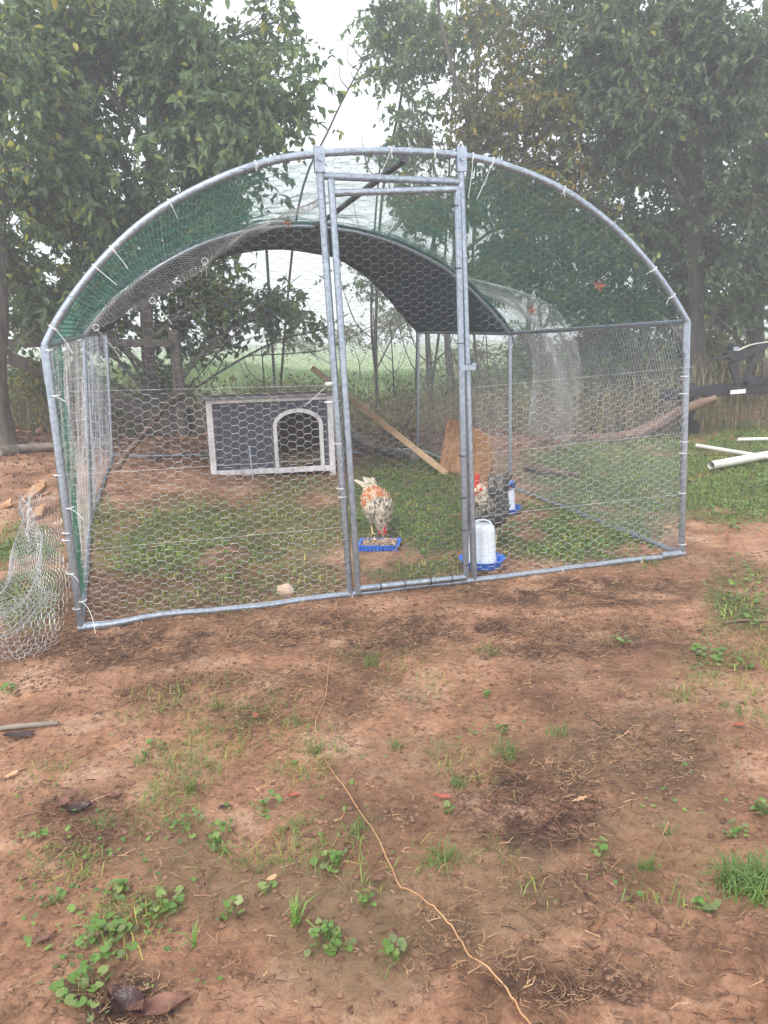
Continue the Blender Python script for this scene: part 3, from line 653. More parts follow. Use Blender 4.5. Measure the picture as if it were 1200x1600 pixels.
def rock(name, p, s, m, label, cat='rock'):
    mb = MB(); n = 12; th = np.linspace(0, PI, 8); V = []; 
    for t in th:
        for a in np.arange(n)*2*PI/n: V.append([math.sin(t)*math.cos(a), math.sin(t)*math.sin(a), math.cos(t)])
    V = np.array(V); V = V*(1+.28*(fbm(V[:, 0]*2+5+p[0]*9, V[:, 1]*2+V[:, 2]*3+9, 3)-.5)[:, None]*2)*np.asarray(s)
    i = np.arange(7)[:, None]*n; j = np.arange(n)[None]; mb.add(V+np.asarray(p), np.stack([i+j, i+n+j, i+n+(j+1) % n, i+(j+1) % n], -1).reshape(-1, 4))
    o = mb.build(name, m, smooth=False); tag(o, label, cat); return o
stone = M('pale stone', (.42, .30, .22), (.62, .47, .37), rough=.85, scale=12, bump=.5)
rock('rock', G(447, 930)+np.array([0, 0, .02]), (.043, .03, .034), stone, 'pale tan rock on the soil just inside the front netting')

blue = M('blue plastic', (.018, .13, .58), (.03, .18, .68), rough=.35, scale=5)
tp = G(593, 856); tray = thing('feed_tray', 'shallow blue plastic tray of mixed feed in front of the pecking hen', 'feed tray', tuple(tp))
tx = np.array([.98, -.12, 0]); tx /= np.linalg.norm(tx); ty = np.array([-tx[1], tx[0], 0]); thw, thd = .115, .085
mb = MB()
def ringrect(hw, hd, z): return [tp+tx*a*hw+ty*b*hd+np.array([0, 0, z]) for a, b in ((-1, -1), (1, -1), (1, 1), (-1, 1))]
R_ = ringrect(thw*.85, thd*.85, .0)+ringrect(thw, thd, .038)+ringrect(thw*1.06, thd*1.06, .036)+ringrect(thw*.95, thd*.95, .037)+ringrect(thw*.82, thd*.82, .006)
F = [[3, 2, 1, 0], [16, 17, 18, 19]]
for a, b in ((0, 4), (4, 8), (8, 12), (12, 16)):
    for i in range(4): F.append([a+i, a+(i+1) % 4, b+(i+1) % 4, b+i])
mb.add(R_, F); body = mb.build('tray', blue, tray)
mb = MB()
for i in range(11):                               # ribs round the tray wall
    for sgn in (-1, 1):
        c = tp+tx*(-1+i*.2)*thw*.93+ty*sgn*thd*.97+np.array([0, 0, .02]); box(mb, c, tx*.0035, ty*.006, np.array([0, 0, .016]))
mb.build('rib', blue, tray, kind='stuff')
mb = MB(); n = 260; q = tp+tx*rng.uniform(-.85, .85, (n, 1))*thw+ty*rng.uniform(-.85, .85, (n, 1))*thd+np.array([0, 0, 1])*(.026+.014*rng.random((n, 1))); d = rng.normal(size=(n, 3))*.004
feed = M('mixed grain feed', (.22, .12, .08), (.55, .42, .30), rough=.8, scale=120, contrast=(.4, .55)); wires(mb, q-d, q+d, .005); 
box(mb, tp+np.array([0, 0, .018]), tx*thw*.84, ty*thd*.84, (0, 0, .009)); mb.build('feed', feed, tray, kind='stuff')

def lathe(mb, p, prof, n=24, mi=0):
    a = np.arange(n)*2*PI/n; V = np.array([[p[0]+r*math.cos(t), p[1]+r*math.sin(t), p[2]+z] for r, z in prof for t in a])
    i = np.arange(len(prof)-1)[:, None]*n; j = np.arange(n)[None]; mb.add(V, np.stack([i+j, i+(j+1) % n, i+n+(j+1) % n, i+n+j], -1).reshape(-1, 4), .5, mi)
white_p = M('white translucent plastic', (.68, .74, .80), (.76, .80, .84), rough=.35, scale=4, transl=.15)
def drinker(p, s, label, lid=False):
    t = thing('poultry_drinker', label, 'drinker', tuple(p)); s_ = s
    mb = MB(); lathe(mb, p, [(0, .01*s), (.085*s, .01*s), (.09*s, .014*s), (.105*s, .045*s), (.112*s, .05*s), (.108*s, .05*s), (.088*s, .02*s), (.0, .02*s)]); mb.build('base_tray', blue, t, smooth=False)
    mb = MB(); lathe(mb, p, [(.069*s, .022*s), (.069*s, .05*s), (.066*s, .055*s), (.062*s, .185*s), (.056*s, .205*s), (.045*s, .213*s), (0, .215*s)]); mb.build('jar', white_p, t, smooth=True)
    mb = MB()
    if lid: lathe(mb, p, [(.060*s, .19*s), (.068*s, .19*s), (.068*s, .222*s), (.06*s, .23*s), (0, .232*s)]); mb.build('lid', blue, t)
    else:
        tube(mb, [p+np.array([math.cos(a)*.045*s, 0, .21*s+math.sin(a)*.025*s]) for a in np.linspace(0, PI, 9)], .005*s, 6); mb.build('handle', white_p, t)
    return t
dp = ff(752, 905); d1 = ground_pt(754, 893); d1[2] = float(gz(d1[0], d1[1]))+.01
# rests on a small brown block
o = plank('timber_block', d1+np.array([-.03, .02, -.012]), d1+np.array([.075, .02, -.012]), .10, .03, tim, nrm=(0, 0, 1)); tag(o, 'small brown timber block under the near blue and white drinker', 'block')
drinker(d1+np.array([0, .02, .005]), 1.08, 'blue and white poultry drinker standing against the front netting')
drinker(G(790, 803)+np.array([0, 0, 0.0]), .95, 'farther blue-topped white poultry drinker behind the rooster', lid=True)

# ------------------------------------------------------------------ birds
feather_cols = [(0, (.035, .032, .03)), (.25, (.12, .115, .10)), (.45, (.42, .35, .26)), (.6, (.66, .58, .44)), (.78, (.50, .17, .055)), (1, (.30, .09, .03))]
fm = bpy.data.materials.new('feathers'); fm.use_nodes = True; b_ = fm.node_tree.nodes['Principled BSDF']; b_.inputs['Roughness'].default_value = .75
a_ = fm.node_tree.nodes.new('ShaderNodeAttribute'); a_.attribute_name = 'rnd'; r_ = fm.node_tree.nodes.new('ShaderNodeValToRGB')
while len(r_.color_ramp.elements) < len(feather_cols): r_.color_ramp.elements.new(.5)
for k, (p, c) in enumerate(feather_cols): r_.color_ramp.elements[k].position = p; r_.color_ramp.elements[k].color = (*c, 1)
fm.node_tree.links.new(a_.outputs['Fac'], r_.inputs[0]); fm.node_tree.links.new(r_.outputs[0], b_.inputs['Base Color'])
red_m = M('red comb', (.55, .02, .025), (.70, .05, .05), rough=.5, scale=30)
leg_m = M('yellow scaled leg', (.55, .42, .22), (.68, .55, .32), rough=.6, scale=60)
eye_m = M('dark eye', (.01, .008, .006), (.02, .015, .01), rough=.15)
def bird(name, label, root, heading, spine, colour, scale=1.0, feetoff=.045, legh=.15, tailf=None, comb=1.0):
    """spine: list of (forward, up, halfwidth, halfheight) from tail root to beak base; heading in the ground plane"""
    t = thing(name, label, 'chicken', tuple(root))
    f = np.array([math.cos(heading), math.sin(heading), 0]); s_ = np.array([-f[1], f[0], 0]); z = np.array([0, 0, 1.])
    W = lambda a, b, c: np.asarray(root)+(f*a+s_*b+z*c)*scale
    SP = np.array(spine, float); SP = smooth_path(SP, 6); k = len(SP)
    C = np.array([[q[0], q[1]] for q in SP]); T = np.gradient(C, axis=0); T /= np.linalg.norm(T, axis=1)[:, None]; Nn = np.column_stack([-T[:, 1], T[:, 0]])
    n = 18; a = np.arange(n)*2*PI/n; V = []; 
    for i in range(k):
        for q in a: V.append(W(C[i, 0]+Nn[i, 0]*math.sin(q)*SP[i, 3], math.cos(q)*SP[i, 2], C[i, 1]+Nn[i, 1]*math.sin(q)*SP[i, 3]))
    V = np.array(V); i = np.arange(k-1)[:, None]*n; j = np.arange(n)[None]
    mb = MB(); F = np.stack([i+j, i+(j+1) % n, i+n+(j+1) % n, i+n+j], -1).reshape(-1, 4)
    share = np.repeat(np.linspace(0, 1, k), n); ang = np.tile(a, k)
    rndv = colour(share, np.sin(ang), rng.random(len(share)))
    mb.add(V, F, rndv)
    for e in (0, k-1): 
        Vc = np.vstack([V[e*n:(e+1)*n], V[e*n:(e+1)*n].mean(0)]); mb.add(Vc, [[q, (q+1) % n, n] for q in range(n)], float(rndv[e*n]))
    # legs and toes in the same skin
    for sd in (-1, 1):
        hip = W(-.015, sd*feetoff, legh+.06); kn = W(.0, sd*feetoff, legh+.005); hock = W(-.028, sd*feetoff, legh*.62); ft = W(.0, sd*feetoff, .008)
        tube(mb, smooth_path([hip, kn, hock], 4), [.042*scale, .036*scale, .03*scale, .026*scale, .022*scale, .02*scale, .016*scale, .013*scale, .010*scale], 10, rnd=.5)
        tube(mb, seg(hock, ft, 4), .0065*scale, 8, mi=1)
        for ta in (-.5, 0, .5, PI): 
            L = .05 if ta != PI else .02; d = (f*math.cos(ta)+s_*math.sin(ta)); tube(mb, [ft, ft+(d*L*.5+z*.006)*scale, ft+(d*L-z*.004)*scale], [.0055*scale, .0048*scale, .002*scale], 6, mi=1)
    mb.build('body', [fm, leg_m], t, smooth=True, attr=True)
    # overlapping feathers following the skin, tips towards the tail
    fb = MB(); m_ = 2300; ii_ = rng.integers(3, k-5, m_); qq = rng.random(m_)*2*PI
    ring = V.reshape(k, n, 3)
    for i, q in zip(ii_, qq):
        j0 = int(q/(2*PI)*n) % n; p = lerp(ring[i, j0], ring[i, (j0+1) % n], q/(2*PI)*n % 1); c_ = ring[i].mean(0); nn = p-c_; nn /= np.linalg.norm(nn)+1e-9
        back = ring[i-3, j0]-ring[i, j0]; back /= np.linalg.norm(back)+1e-9; back += rng.normal(size=3)*.16
        sd = np.cross(nn, back); sd /= np.linalg.norm(sd)+1e-9; sz = (.020+.016*rng.random())*scale*(1.0 if i < k*.7 else .65)
        p = p+nn*.001; c = float(colour(np.array([i/k]), np.array([math.sin(q)]), rng.random(1))[0])
        P_ = [p, p+back*sz*.7+sd*sz*.30+nn*.003*scale, p+back*sz*.75+nn*.006*scale, p+back*sz*.7-sd*sz*.30+nn*.003*scale, p+back*sz*1.5+nn*.005*scale]
        fb.add(P_, [[0, 1, 2], [0, 2, 3], [1, 4, 2], [2, 4, 3]], [c*.92, c, c, c, max(c-.22, 0)] if rng.random() < .55 else c)
    fb.build('feathers', fm, t, attr=True, kind='stuff')
    # tail
    tb = MB(); r0 = SP[0]
    for i in range(26):
        a1 = (rng.random()-.5)*2.2; L = (.11+.07*rng.random())*(.62 if tailf else 1); up_ = (.45+.8*rng.random()) if tailf is None else tailf+.5*rng.random()
        p0 = W(r0[0]+.02, a1*.03, r0[1]); q = []
        for s1 in np.linspace(0, 1, 6): q.append(W(r0[0]+.02-math.cos(up_)*L*s1-.04*s1*s1, a1*(.03+.06*s1), r0[1]+math.sin(up_)*L*s1-.03*s1**3))
        wdt = .013*scale; q = np.array(q); wv = s_*wdt+z*.004; Vt = np.concatenate([[p-wv*k_, p+wv*k_] for p, k_ in zip(q, (.4, .9, 1, 1, .8, .15))]); 
        tb.add(Vt, [[2*e, 2*e+1, 2*e+3, 2*e+2] for e in range(5)], float(colour(np.array([0.]), np.array([0.]), rng.random(1))[0]))
    tb.build('tail', fm, t, attr=True)
    # head gear
    e = SP[-1]; h0 = np.array([C[-4, 0], C[-4, 1]]); dirh = T[-1]; upv = Nn[-1]
    Hh = lambda a, b, c: W(C[-1, 0]+dirh[0]*a+upv[0]*c, b, C[-1, 1]+dirh[1]*a+upv[1]*c)
    mb = MB(); tube(mb, [Hh(-.004, 0, 0), Hh(.012, 0, -.001), Hh(.026, 0, -.007)], [.011*scale, .007*scale, .001], 8); mb.build('beak', leg_m, t, smooth=True)
    mb = MB(); cr_ = [(-.045, .014), (-.05, .034*comb), (-.04, .024*comb), (-.033, .046*comb), (-.024, .028*comb), (-.015, .048*comb), (-.007, .027*comb), (.002, .036*comb), (.004, .012), (-.02, .010)]
    Vc = [Hh(a, sd*.004, c) for sd in (-1, 1) for a, c in cr_]; kk = len(cr_); mb.add(Vc, [[i_, (i_+1) % kk, kk+(i_+1) % kk, kk+i_] for i_ in range(kk)])
    for sd in (0, kk):
        ctr = len(Vc); Vd = [Vc[sd+i_] for i_ in range(kk)]+[Hh(-.022, (-.004 if sd == 0 else .004), .018)]; mb.add(Vd, [[i_, (i_+1) % kk, kk] for i_ in range(kk)])
    mb.build('comb', red_m, t)
    for sd in (-1, 1):
        mb = MB(); tube(mb, [Hh(-.004, sd*.007, -.008), Hh(-.005, sd*.010, -.026*comb), Hh(-.008, sd*.010, -.042*comb)], [.006*scale, .012*scale, .005*scale], 8, flat=.5); mb.build('wattle', red_m, t, smooth=True)
        mb = MB(); tube(mb, [Hh(-.028, sd*.0155, .002), Hh(-.016, sd*.0185, .002), Hh(-.006, sd*.0135, -.002)], [.008*scale, .0125*scale, .007*scale], 8); mb.build('face_skin', red_m, t, smooth=True)
        c_ = Hh(-.016, sd*.021, .004); mb = MB(); lathe(mb, c_, [(0, -.0032), (.0030, -.0015), (.0034, 0), (.003, .0015), (0, .0032)], 8); mb.build('eye', eye_m, t, smooth=True)
    return t
hen_root = G(588, 842)
def hen_col(sh, up_, r):
    return np.where(sh < .12, np.where(r > .5, .5, .12+.2*r), np.where(sh < .45, np.where(up_ > -.1, .64+.34*r, .44+.24*r), np.where(r > .84, .16, .36+.34*r)))
hen = bird('hen', 'tan and orange speckled hen head down pecking at the blue tray', hen_root+np.array([.01, .08, 0]), math.radians(-74),
     [(-.17, .285, .012, .02), (-.14, .265, .045, .045), (-.09, .235, .075, .075), (-.02, .205, .09, .088), (.04, .185, .085, .08), (.085, .155, .06, .06), (.105, .115, .042, .042), (.112, .075, .029, .03), (.116, .053, .024, .025), (.122, .034, .013, .015)],
     hen_col, scale=.94, comb=1.7, legh=.105, tailf=.5, feetoff=.035)
roo_root = G(770, 862)
def roo_col(sh, up_, r): return np.where(sh > .74, .42+.18*r, np.where(sh > .6, np.where(r > .55, .05, .40), np.where(r > .80, .24, .02+.08*r)))
bird('rooster', 'dark rooster with cream neck feathers and bright red comb behind the near drinker', roo_root+np.array([-.02, .10, 0]), math.radians(-118),
     [(-.19, .25, .012, .02), (-.16, .245, .05, .05), (-.10, .225, .085, .085), (-.01, .205, .105, .10), (.06, .21, .095, .09), (.10, .245, .068, .065), (.118, .29, .05, .05), (.125, .325, .036, .038), (.14, .352, .027, .029), (.165, .352, .017, .017)],
     roo_col, scale=1.05, legh=.12, comb=1.8, feetoff=.045)

# ------------------------------------------------------------------ trees
def leafverts(n, size, rng_):
    """n leaves with their base at the origin pointing along +x, folded and drooping a little"""
    T_ = np.array([[0, 0, 0], [.32, .25, .03], [.32, 0, -.03], [.32, -.25, .03], [.68, .17, -.02], [.68, 0, -.07], [.68, -.17, -.02], [1, 0, -.16]])
    return T_
LF = np.array([[0, 2, 1], [0, 3, 2], [1, 2, 5], [1, 5, 4], [2, 3, 6], [2, 6, 5], [4, 5, 7], [5, 6, 7]])
LT = leafverts(1, 1, rng)
def add_leaves(mb, P, D, size, rnd):
    """P bases, D directions"""
    n = len(P); D = D/np.linalg.norm(D, axis=1)[:, None]
    ref = rng.normal(size=(n, 3)); ref[:, 2] += 1.2; N = ref-D*(np.sum(ref*D, 1)[:, None]); N /= np.linalg.norm(N, axis=1)[:, None]; B = np.cross(N, D)
    w_ = (.8+.5*rng.random(n))
    V = P[:, None]+size[:, None, None]*(LT[None, :, 0:1]*D[:, None]+LT[None, :, 1:2]*B[:, None]*w_[:, None, None]+LT[None, :, 2:3]*N[:, None]*(1+rng.random(n))[:, None, None])
    F = (np.arange(n)[:, None, None]*8+LF[None]).reshape(-1, 3); mb.add(V.reshape(-1, 3), F, np.repeat(rnd, 8))
twig_m = M('grey green twigs', (.085, .085, .062), (.16, .155, .12), rough=.9, scale=20)
leaf_proto = {}
DENS = 1.8
def tree(name, label, trunk, rad, blobs, leafmat, bark, leafsize=.11, group=None, cat='tree', nl=26, gap=.45, singles=0, yellow=.12, droop=.9, twigs=3, limbr=.03, trunk2=None):
    """trunk: list of points; blobs: (px, py, Y, rx, ry, rz, clusters) crown lobes"""
    P = smooth_path(trunk, 6); t = thing(name, label, cat, tuple(P[0]), group)
    R = np.interp(np.linspace(0, 1, len(P)), np.linspace(0, 1, len(rad)), rad); R = R*(1+.08*(rng.random(len(P))-.5)); R[0] *= 1.35
    tb = MB(); tube(tb, P, R, 12); tr = tb.build('trunk', bark, t, smooth=True)
    lb_ = MB(); crown = MB(); LP = []; LD = []
    for (bx, by, bY, rx, ry, rz, nc) in blobs:
        c = at(bx, by, bY)
        k = int(np.clip(np.argmin(np.linalg.norm(P-(c-np.array([0, 0, .5*abs(c[0]-P[len(P)//2, 0])+.4])), axis=1)), 2, len(P)-2)); a = P[k]
        mid = lerp(a, c, .5)+np.array([0, 0, .12*np.linalg.norm(c-a)])+rng.normal(size=3)*.1
        limb = smooth_path([a, mid, c], 5); lr = min(limbr, R[k]*.7); tube(lb_, limb, np.linspace(lr, lr*.35, len(limb)), 7)
        for i in range(int(nc*DENS)):
            for _ in range(12):
                q = rng.normal(size=3); q = q/np.linalg.norm(q)*rng.random()**.45
                p = c+q*np.array([rx, ry, rz])
                if fbm(np.array([p[0]*1.3+p[1]*.4]), np.array([p[2]*1.3+p[1]*.5]), 2)[0] > gap*rng.uniform(.75, 1.1): break
            s0_ = limb[rng.integers(3, len(limb))]
            m1 = lerp(s0_, p, .55)+np.array([0, 0, .08])+rng.normal(size=3)*.07
            br = smooth_path([s0_, m1, p], 3); tube(lb_, br, np.linspace(lr*.28, .0025, len(br)), 4, caps=False)
            for j in range(twigs):
                st = br[rng.integers(2, len(br))]; dv = rng.normal(size=3); dv[2] = dv[2]*.5-.1; dv = dv/np.linalg.norm(dv); L = .22+.3*rng.random()
                tw = np.array([st+dv*L*s1+np.array([0, 0, -.12*L*1.5])*s1*s1*2 for s1 in np.linspace(0, 1, 4)])
                tube(lb_, tw, [.0028, .0022, .0018, .0014], 3, caps=False)
                m_ = int(nl*1.75)//twigs+1; s1 = rng.random(m_)**.8; LPj = np.column_stack([np.interp(s1*3, np.arange(4), tw[:, q_]) for q_ in range(3)])
                dd = dv[None]*.5+rng.normal(size=(m_, 3))*.75; dd[:, 2] -= droop*.6
                LP.append(LPj); LD.append(dd)
    LP = np.vstack(LP); LD = np.vstack(LD); n = len(LP); sz = leafsize*(.42+.66*rng.random(n)**1.3)
    rnd = rng.random(n)*.86; yy = rng.random(n) < yellow*(.3+1.6*(fbm(LP[:, 0]*.9, LP[:, 2]*.9+3, 2) > .52)); rnd[yy] = .87+.13*rng.random(yy.sum())
    keep = np.ones(n, bool)
    if singles:
        qx, qy = proj(LP); vis = (qx > 0) & (qx < 1200) & (qy > 0) & (qy < 900); sc_ = np.where(vis, sz/np.linalg.norm(LP-CAM, axis=1), 0); top = np.argsort(-sc_)[:singles]; keep[top] = False
        for e in range(4):
            key = (leafmat.name, e)
            if key not in leaf_proto:
                q = MB(); V_ = LT.copy(); V_[:, 1] *= .8+.15*e; V_[:, 2] *= 1+.5*e; q.add(V_, LF, [.2, .4, .6, .82][e]); leaf_proto[key] = q.mesh('leaf', leafmat, attr=True)
        for q, e in enumerate(top):
            o = bpy.data.objects.new('leaf', leaf_proto[leafmat.name, q % 4]); COL.objects.link(o); o.parent = t
            d = Vector(LD[e]).normalized(); N = Vector(rng.normal(size=3))+Vector((0, 0, 1.2)); N = (N-d*N.dot(d)).normalized(); B = N.cross(d)
            m3 = Matrix((d, B, N)).transposed()*1.0; s__ = float(sz[e]); mm = m3.to_4x4(); mm = Matrix.Translation(Vector(LP[e]-P[0]))@mm@Matrix.Scale(s__, 4); o.matrix_local = mm
    add_leaves(crown, LP[keep], LD[keep], sz[keep], rnd[keep])
    lb_.build('limbs', twig_m, t, kind='stuff'); crown.build('crown', leafmat, t, attr=True, kind='stuff')
    return t
def base(px, Y):                               # ground under a picture column at distance Y
    p = at(px, 560, Y); p[2] = float(gz(p[0], p[1]))-.05; return p
TG = 'leafy trees along the edge of the yard'
tree('leafy_tree', 'tall broadleaf tree with one straight slim trunk behind the wooden frame', [base(238, 9.2), at(232, 560, 9.2), at(229, 400, 9.3), at(236, 250, 9.3), at(235, 120, 9.3), at(232, -60, 9.4)], [.085, .08, .07, .06, .05, .035],
     [(60, 60, 9, 1.1, 1.2, .9, 46), (180, 40, 9.3, 1.2, 1.3, .8, 46), (330, 60, 9.3, .8, 1.2, .8, 34), (420, 120, 9.0, .5, .8, .6, 18), (400, 230, 9, .5, 1.0, .6, 20), (300, 200, 9.0, .9, 1.2, .9, 40), (120, 200, 9, 1.0, 1.2, .9, 42),
      (60, 330, 8.6, .9, 1, .7, 34), (200, 330, 9.4, 1.0, 1.2, .7, 34), (330, 330, 9.6, 1.0, .9, .5, 26), (30, 440, 8.6, .7, .9, .5, 22), (150, 440, 9.6, .8, .8, .5, 18), (340, 460, 10.4, 1.0, .7, .45, 22), (455, 470, 10.6, .6, .6, .5, 13), (270, 510, 10.4, .8, .6, .3, 10), (200, -160, 9.4, 2.2, 1.8, 1, 40), (250, 120, 10, 1.2, 1.4, .9, 40), (440, 30, 9.4, .4, .8, .4, 9), (468, 170, 9.2, .3, .6, .35, 7), (80, 490, 9.8, .6, .6, .35, 14), (20, 590, 10, .5, .5, .4, 9), (150, 520, 10, .5, .5, .25, 8), (230, 430, 10, .8, .7, .4, 14), (60, 180, 9.6, 1.0, 1.4, 1, 34), (380, 360, 10, .8, .9, .5, 20)],
     leaf_g, bark_m, .125, TG, singles=230, gap=.50)
tree('leafy_tree', 'thick peeling trunk at the left edge of the photo with leaves above', [base(-6, 7.9), at(-6, 600, 7.9), at(-2, 480, 7.9), at(-8, 250, 8), at(-20, 0, 8)], [.10, .10, .09, .08, .07],
     [(-60, 250, 8, .8, .9, .8, 26), (0, 380, 8, .5, .7, .5, 14), (-20, 80, 8, .7, .9, .8, 22), (60, 500, 8.6, .45, .5, .22, 6)], leaf_g, bark_m, .11, TG, singles=40)
tree('leafy_tree', 'thin-stemmed pale tree leaning from the top left of the sky gap', [base(586, 16), at(588, 480, 15.5), at(598, 300, 15), at(630, 130, 14), at(640, -80, 13)], [.035, .03, .026, .022, .02],
     [(610, 110, 13.5, .5, .6, .7, 10), (590, 60, 13.5, .4, .5, .4, 7), (660, 330, 16, .9, .8, .6, 16), (610, 430, 18, 1.4, 1, .8, 20), (700, 450, 18, 1.2, 1, .8, 20), (640, 60, 13, .7, 1, .8, 18), (620, 15, 13, .7, .8, .5, 14), (700, 60, 13, .8, 1, .8, 18), (670, 210, 13, .6, .9, .6, 14), (780, 30, 13, .8, 1, .7, 22), (600, 255, 14, .25, .4, .3, 3)], leaf_g, bark_m, .12, TG, yellow=.1, nl=24)
tree('leafy_tree', 'slim tree with yellowing leaves just behind the right half of the front hoop', [base(705, 11.5), at(700, 480, 11.5), at(735, 240, 11.3), at(705, 100, 11.2), at(685, 10, 11.2), at(690, -80, 11)], [.05, .045, .035, .03, .02, .015],
     [(760, 190, 11.2, .6, .8, .6, 22), (820, 260, 11, .7, .8, .6, 30), (760, 300, 11.4, .6, .7, .5, 22), (690, 330, 11.8, .5, .7, .5, 16), (850, 180, 10.8, .5, .8, .6, 18), (900, 300, 11, .6, .7, .6, 20), (640, 300, 12.5, .4, .6, .4, 8), (780, 400, 11.6, .8, .8, .5, 26), (650, 400, 12.5, .5, .5, .4, 10), (860, 60, 11.6, .6, .8, .7, 18), (800, 130, 11.6, .6, .8, .5, 16)], leaf_y, bark_m, .105, TG, yellow=.12, singles=60)
tree('leafy_tree', 'forked sapling with long bare upright stems left of the yellowing tree', [base(668, 12.5), at(672, 400, 12.5), at(740, 220, 12.4), at(745, 60, 12.4), at(770, -60, 12.4)], [.03, .03, .022, .015, .01],
     [(725, 120, 12, .45, .6, .5, 8), (745, 20, 12, .5, .6, .4, 8), (655, 230, 12.6, .4, .5, .4, 8)], leaf_y, bark_d, .10, TG, yellow=.15, nl=18)
tree('leafy_tree', 'big dark dense tree filling the upper right with a heavy dark trunk', [base(1092, 11.5), at(1085, 500, 11.5), at(1080, 300, 11.4), at(1105, 120, 11.4), at(1090, -60, 11.3)], [.17, .15, .13, .11, .08],
     [(940, 60, 10.8, 1.1, 1.3, .9, 52), (1060, 40, 11, 1.2, 1.4, .9, 56), (1170, 90, 10.6, 1.0, 1.3, .9, 50), (960, 190, 10.8, 1.0, 1.2, .8, 50), (1080, 220, 12, 1.1, 1.0, .9, 46), (1190, 260, 10.6, .8, 1.0, .9, 40), (900, 380, 11.4, .9, 1, .7, 44),
      (1010, 360, 11.6, .9, .9, .7, 42), (1110, 400, 12, 1.0, .9, .6, 40), (1200, 420, 11, .7, .8, .6, 30), (960, 470, 12, .9, .8, .5, 30), (1010, 120, 12.2, 1.0, .9, 1, 40), (1150, 170, 12.5, 1.2, .9, 1, 44), (1130, 310, 12.5, 1.1, .9, .8, 40), (870, 120, 11.4, .6, .9, .8, 26), (1080, -130, 11, 2.2, 1.6, .9, 50), (860, -20, 11.5, .8, 1, .7, 24)],
     leaf_d, bark_d, .118, TG, singles=120, yellow=.05, gap=.40, limbr=.05)
tree('leafy_tree', 'second tree at the right edge with a straight grey trunk behind the boat trailer', [base(1186, 13), at(1180, 520, 13), at(1176, 400, 13), at(1190, 200, 13), at(1200, 0, 13)], [.16, .14, .12, .1, .07],
     [(1210, 330, 13, .9, .9, .8, 34), (1150, 480, 13, .9, .7, .35, 22), (1060, 480, 13, .9, .7, .4, 26), (1040, 400, 14, 1.5, .8, .9, 40), (930, 250, 14.5, 1.2, 1, 1.3, 40), (1230, 150, 13, 1.1, 1.2, 1.1, 40), (1130, 130, 13.5, 1.3, 1.1, 1.2, 40)], leaf_d, bark_m, .115, TG, yellow=.05)
tree('leafy_tree', 'small pale tree low down behind the right wall netting', [base(830, 14), at(826, 500, 14), at(830, 420, 14), at(835, 340, 14)], [.05, .045, .035, .02],
     [(830, 400, 14, 1.2, .8, .7, 36), (900, 460, 14, 1.0, .8, .6, 28), (760, 440, 14.5, .7, .7, .5, 14), (860, 330, 14, .9, .8, .6, 24), (970, 520, 13.6, .7, .5, .35, 12)], leaf_y, bark_m, .115, TG, yellow=.1)
# background understorey shrubs
def shrub(label, px_, py_, Y, blobs, m, n=1, yellow=.1, leafsize=.08, singles=0):
    b = base(px_, Y); return tree('shrub', label, [b, b+np.array([.03, 0, .3]), b+np.array([.0, 0, .7])], [.02, .018, .012], blobs, m, bark_d, leafsize, 'shrubs at the edge of the field', 'shrub', yellow=yellow, gap=.4, limbr=.012, singles=singles, droop=.4)
shrub('yellow-green shrub under the diagonal brace at the left', 75, 640, 8.6, [(70, 600, 8.6, .35, .4, .3, 18), (95, 570, 8.8, .25, .4, .2, 8)], leaf_y, leafsize=.07)
shrub('leafy shrub between the tree trunk and the short post', 250, 600, 9.9, [(262, 590, 9.9, .28, .3, .25, 8), (300, 560, 10, .25, .3, .25, 5)], leaf_g)
shrub('dark shrub behind the far end of the right wall netting', 800, 600, 12, [(760, 590, 12, .5, .4, .35, 18), (840, 570, 12, .5, .4, .35, 18)], leaf_d)
shrub('wide dark shrub filling the gap under the right eave rail', 980, 600, 12.6, [(900, 560, 12.6, .6, .5, .45, 30), (980, 550, 12.8, .6, .5, .5, 34), (1060, 560, 12.6, .6, .5, .5, 34), (1130, 590, 12.8, .6, .5, .5, 24)], leaf_d)
shrub('faint foggy bush showing through the middle of the run', 560, 560, 21, [(540, 520, 21, 1.4, .6, .5, 24), (640, 500, 21, 1.4, .6, .7, 30), (440, 530, 21, 1.2, .6, .4, 18)], leaf_y)
shrub('hazy shrub behind the wide dark one', 860, 560, 16, [(720, 560, 16, .8, .5, .4, 14), (820, 540, 16, .9, .5, .6, 30), (960, 520, 16, 1.4, .5, .9, 60), (1150, 520, 16, 1.4, .5, .9, 60)], leaf_y)
shrub('dark shrub left of the boat trailer coupling', 960, 600, 11.5, [(940, 580, 11.5, .6, .4, .35, 26), (1020, 560, 11.5, .5, .4, .4, 22)], leaf_d)
shrub('straggly shrub behind the winch post of the trailer', 1150, 620, 12, [(1140, 560, 12, .6, .4, .35, 18), (1090, 520, 12.4, .4, .4, .35, 14), (1200, 600, 12, .5, .4, .3, 14)], leaf_y, yellow=.2)
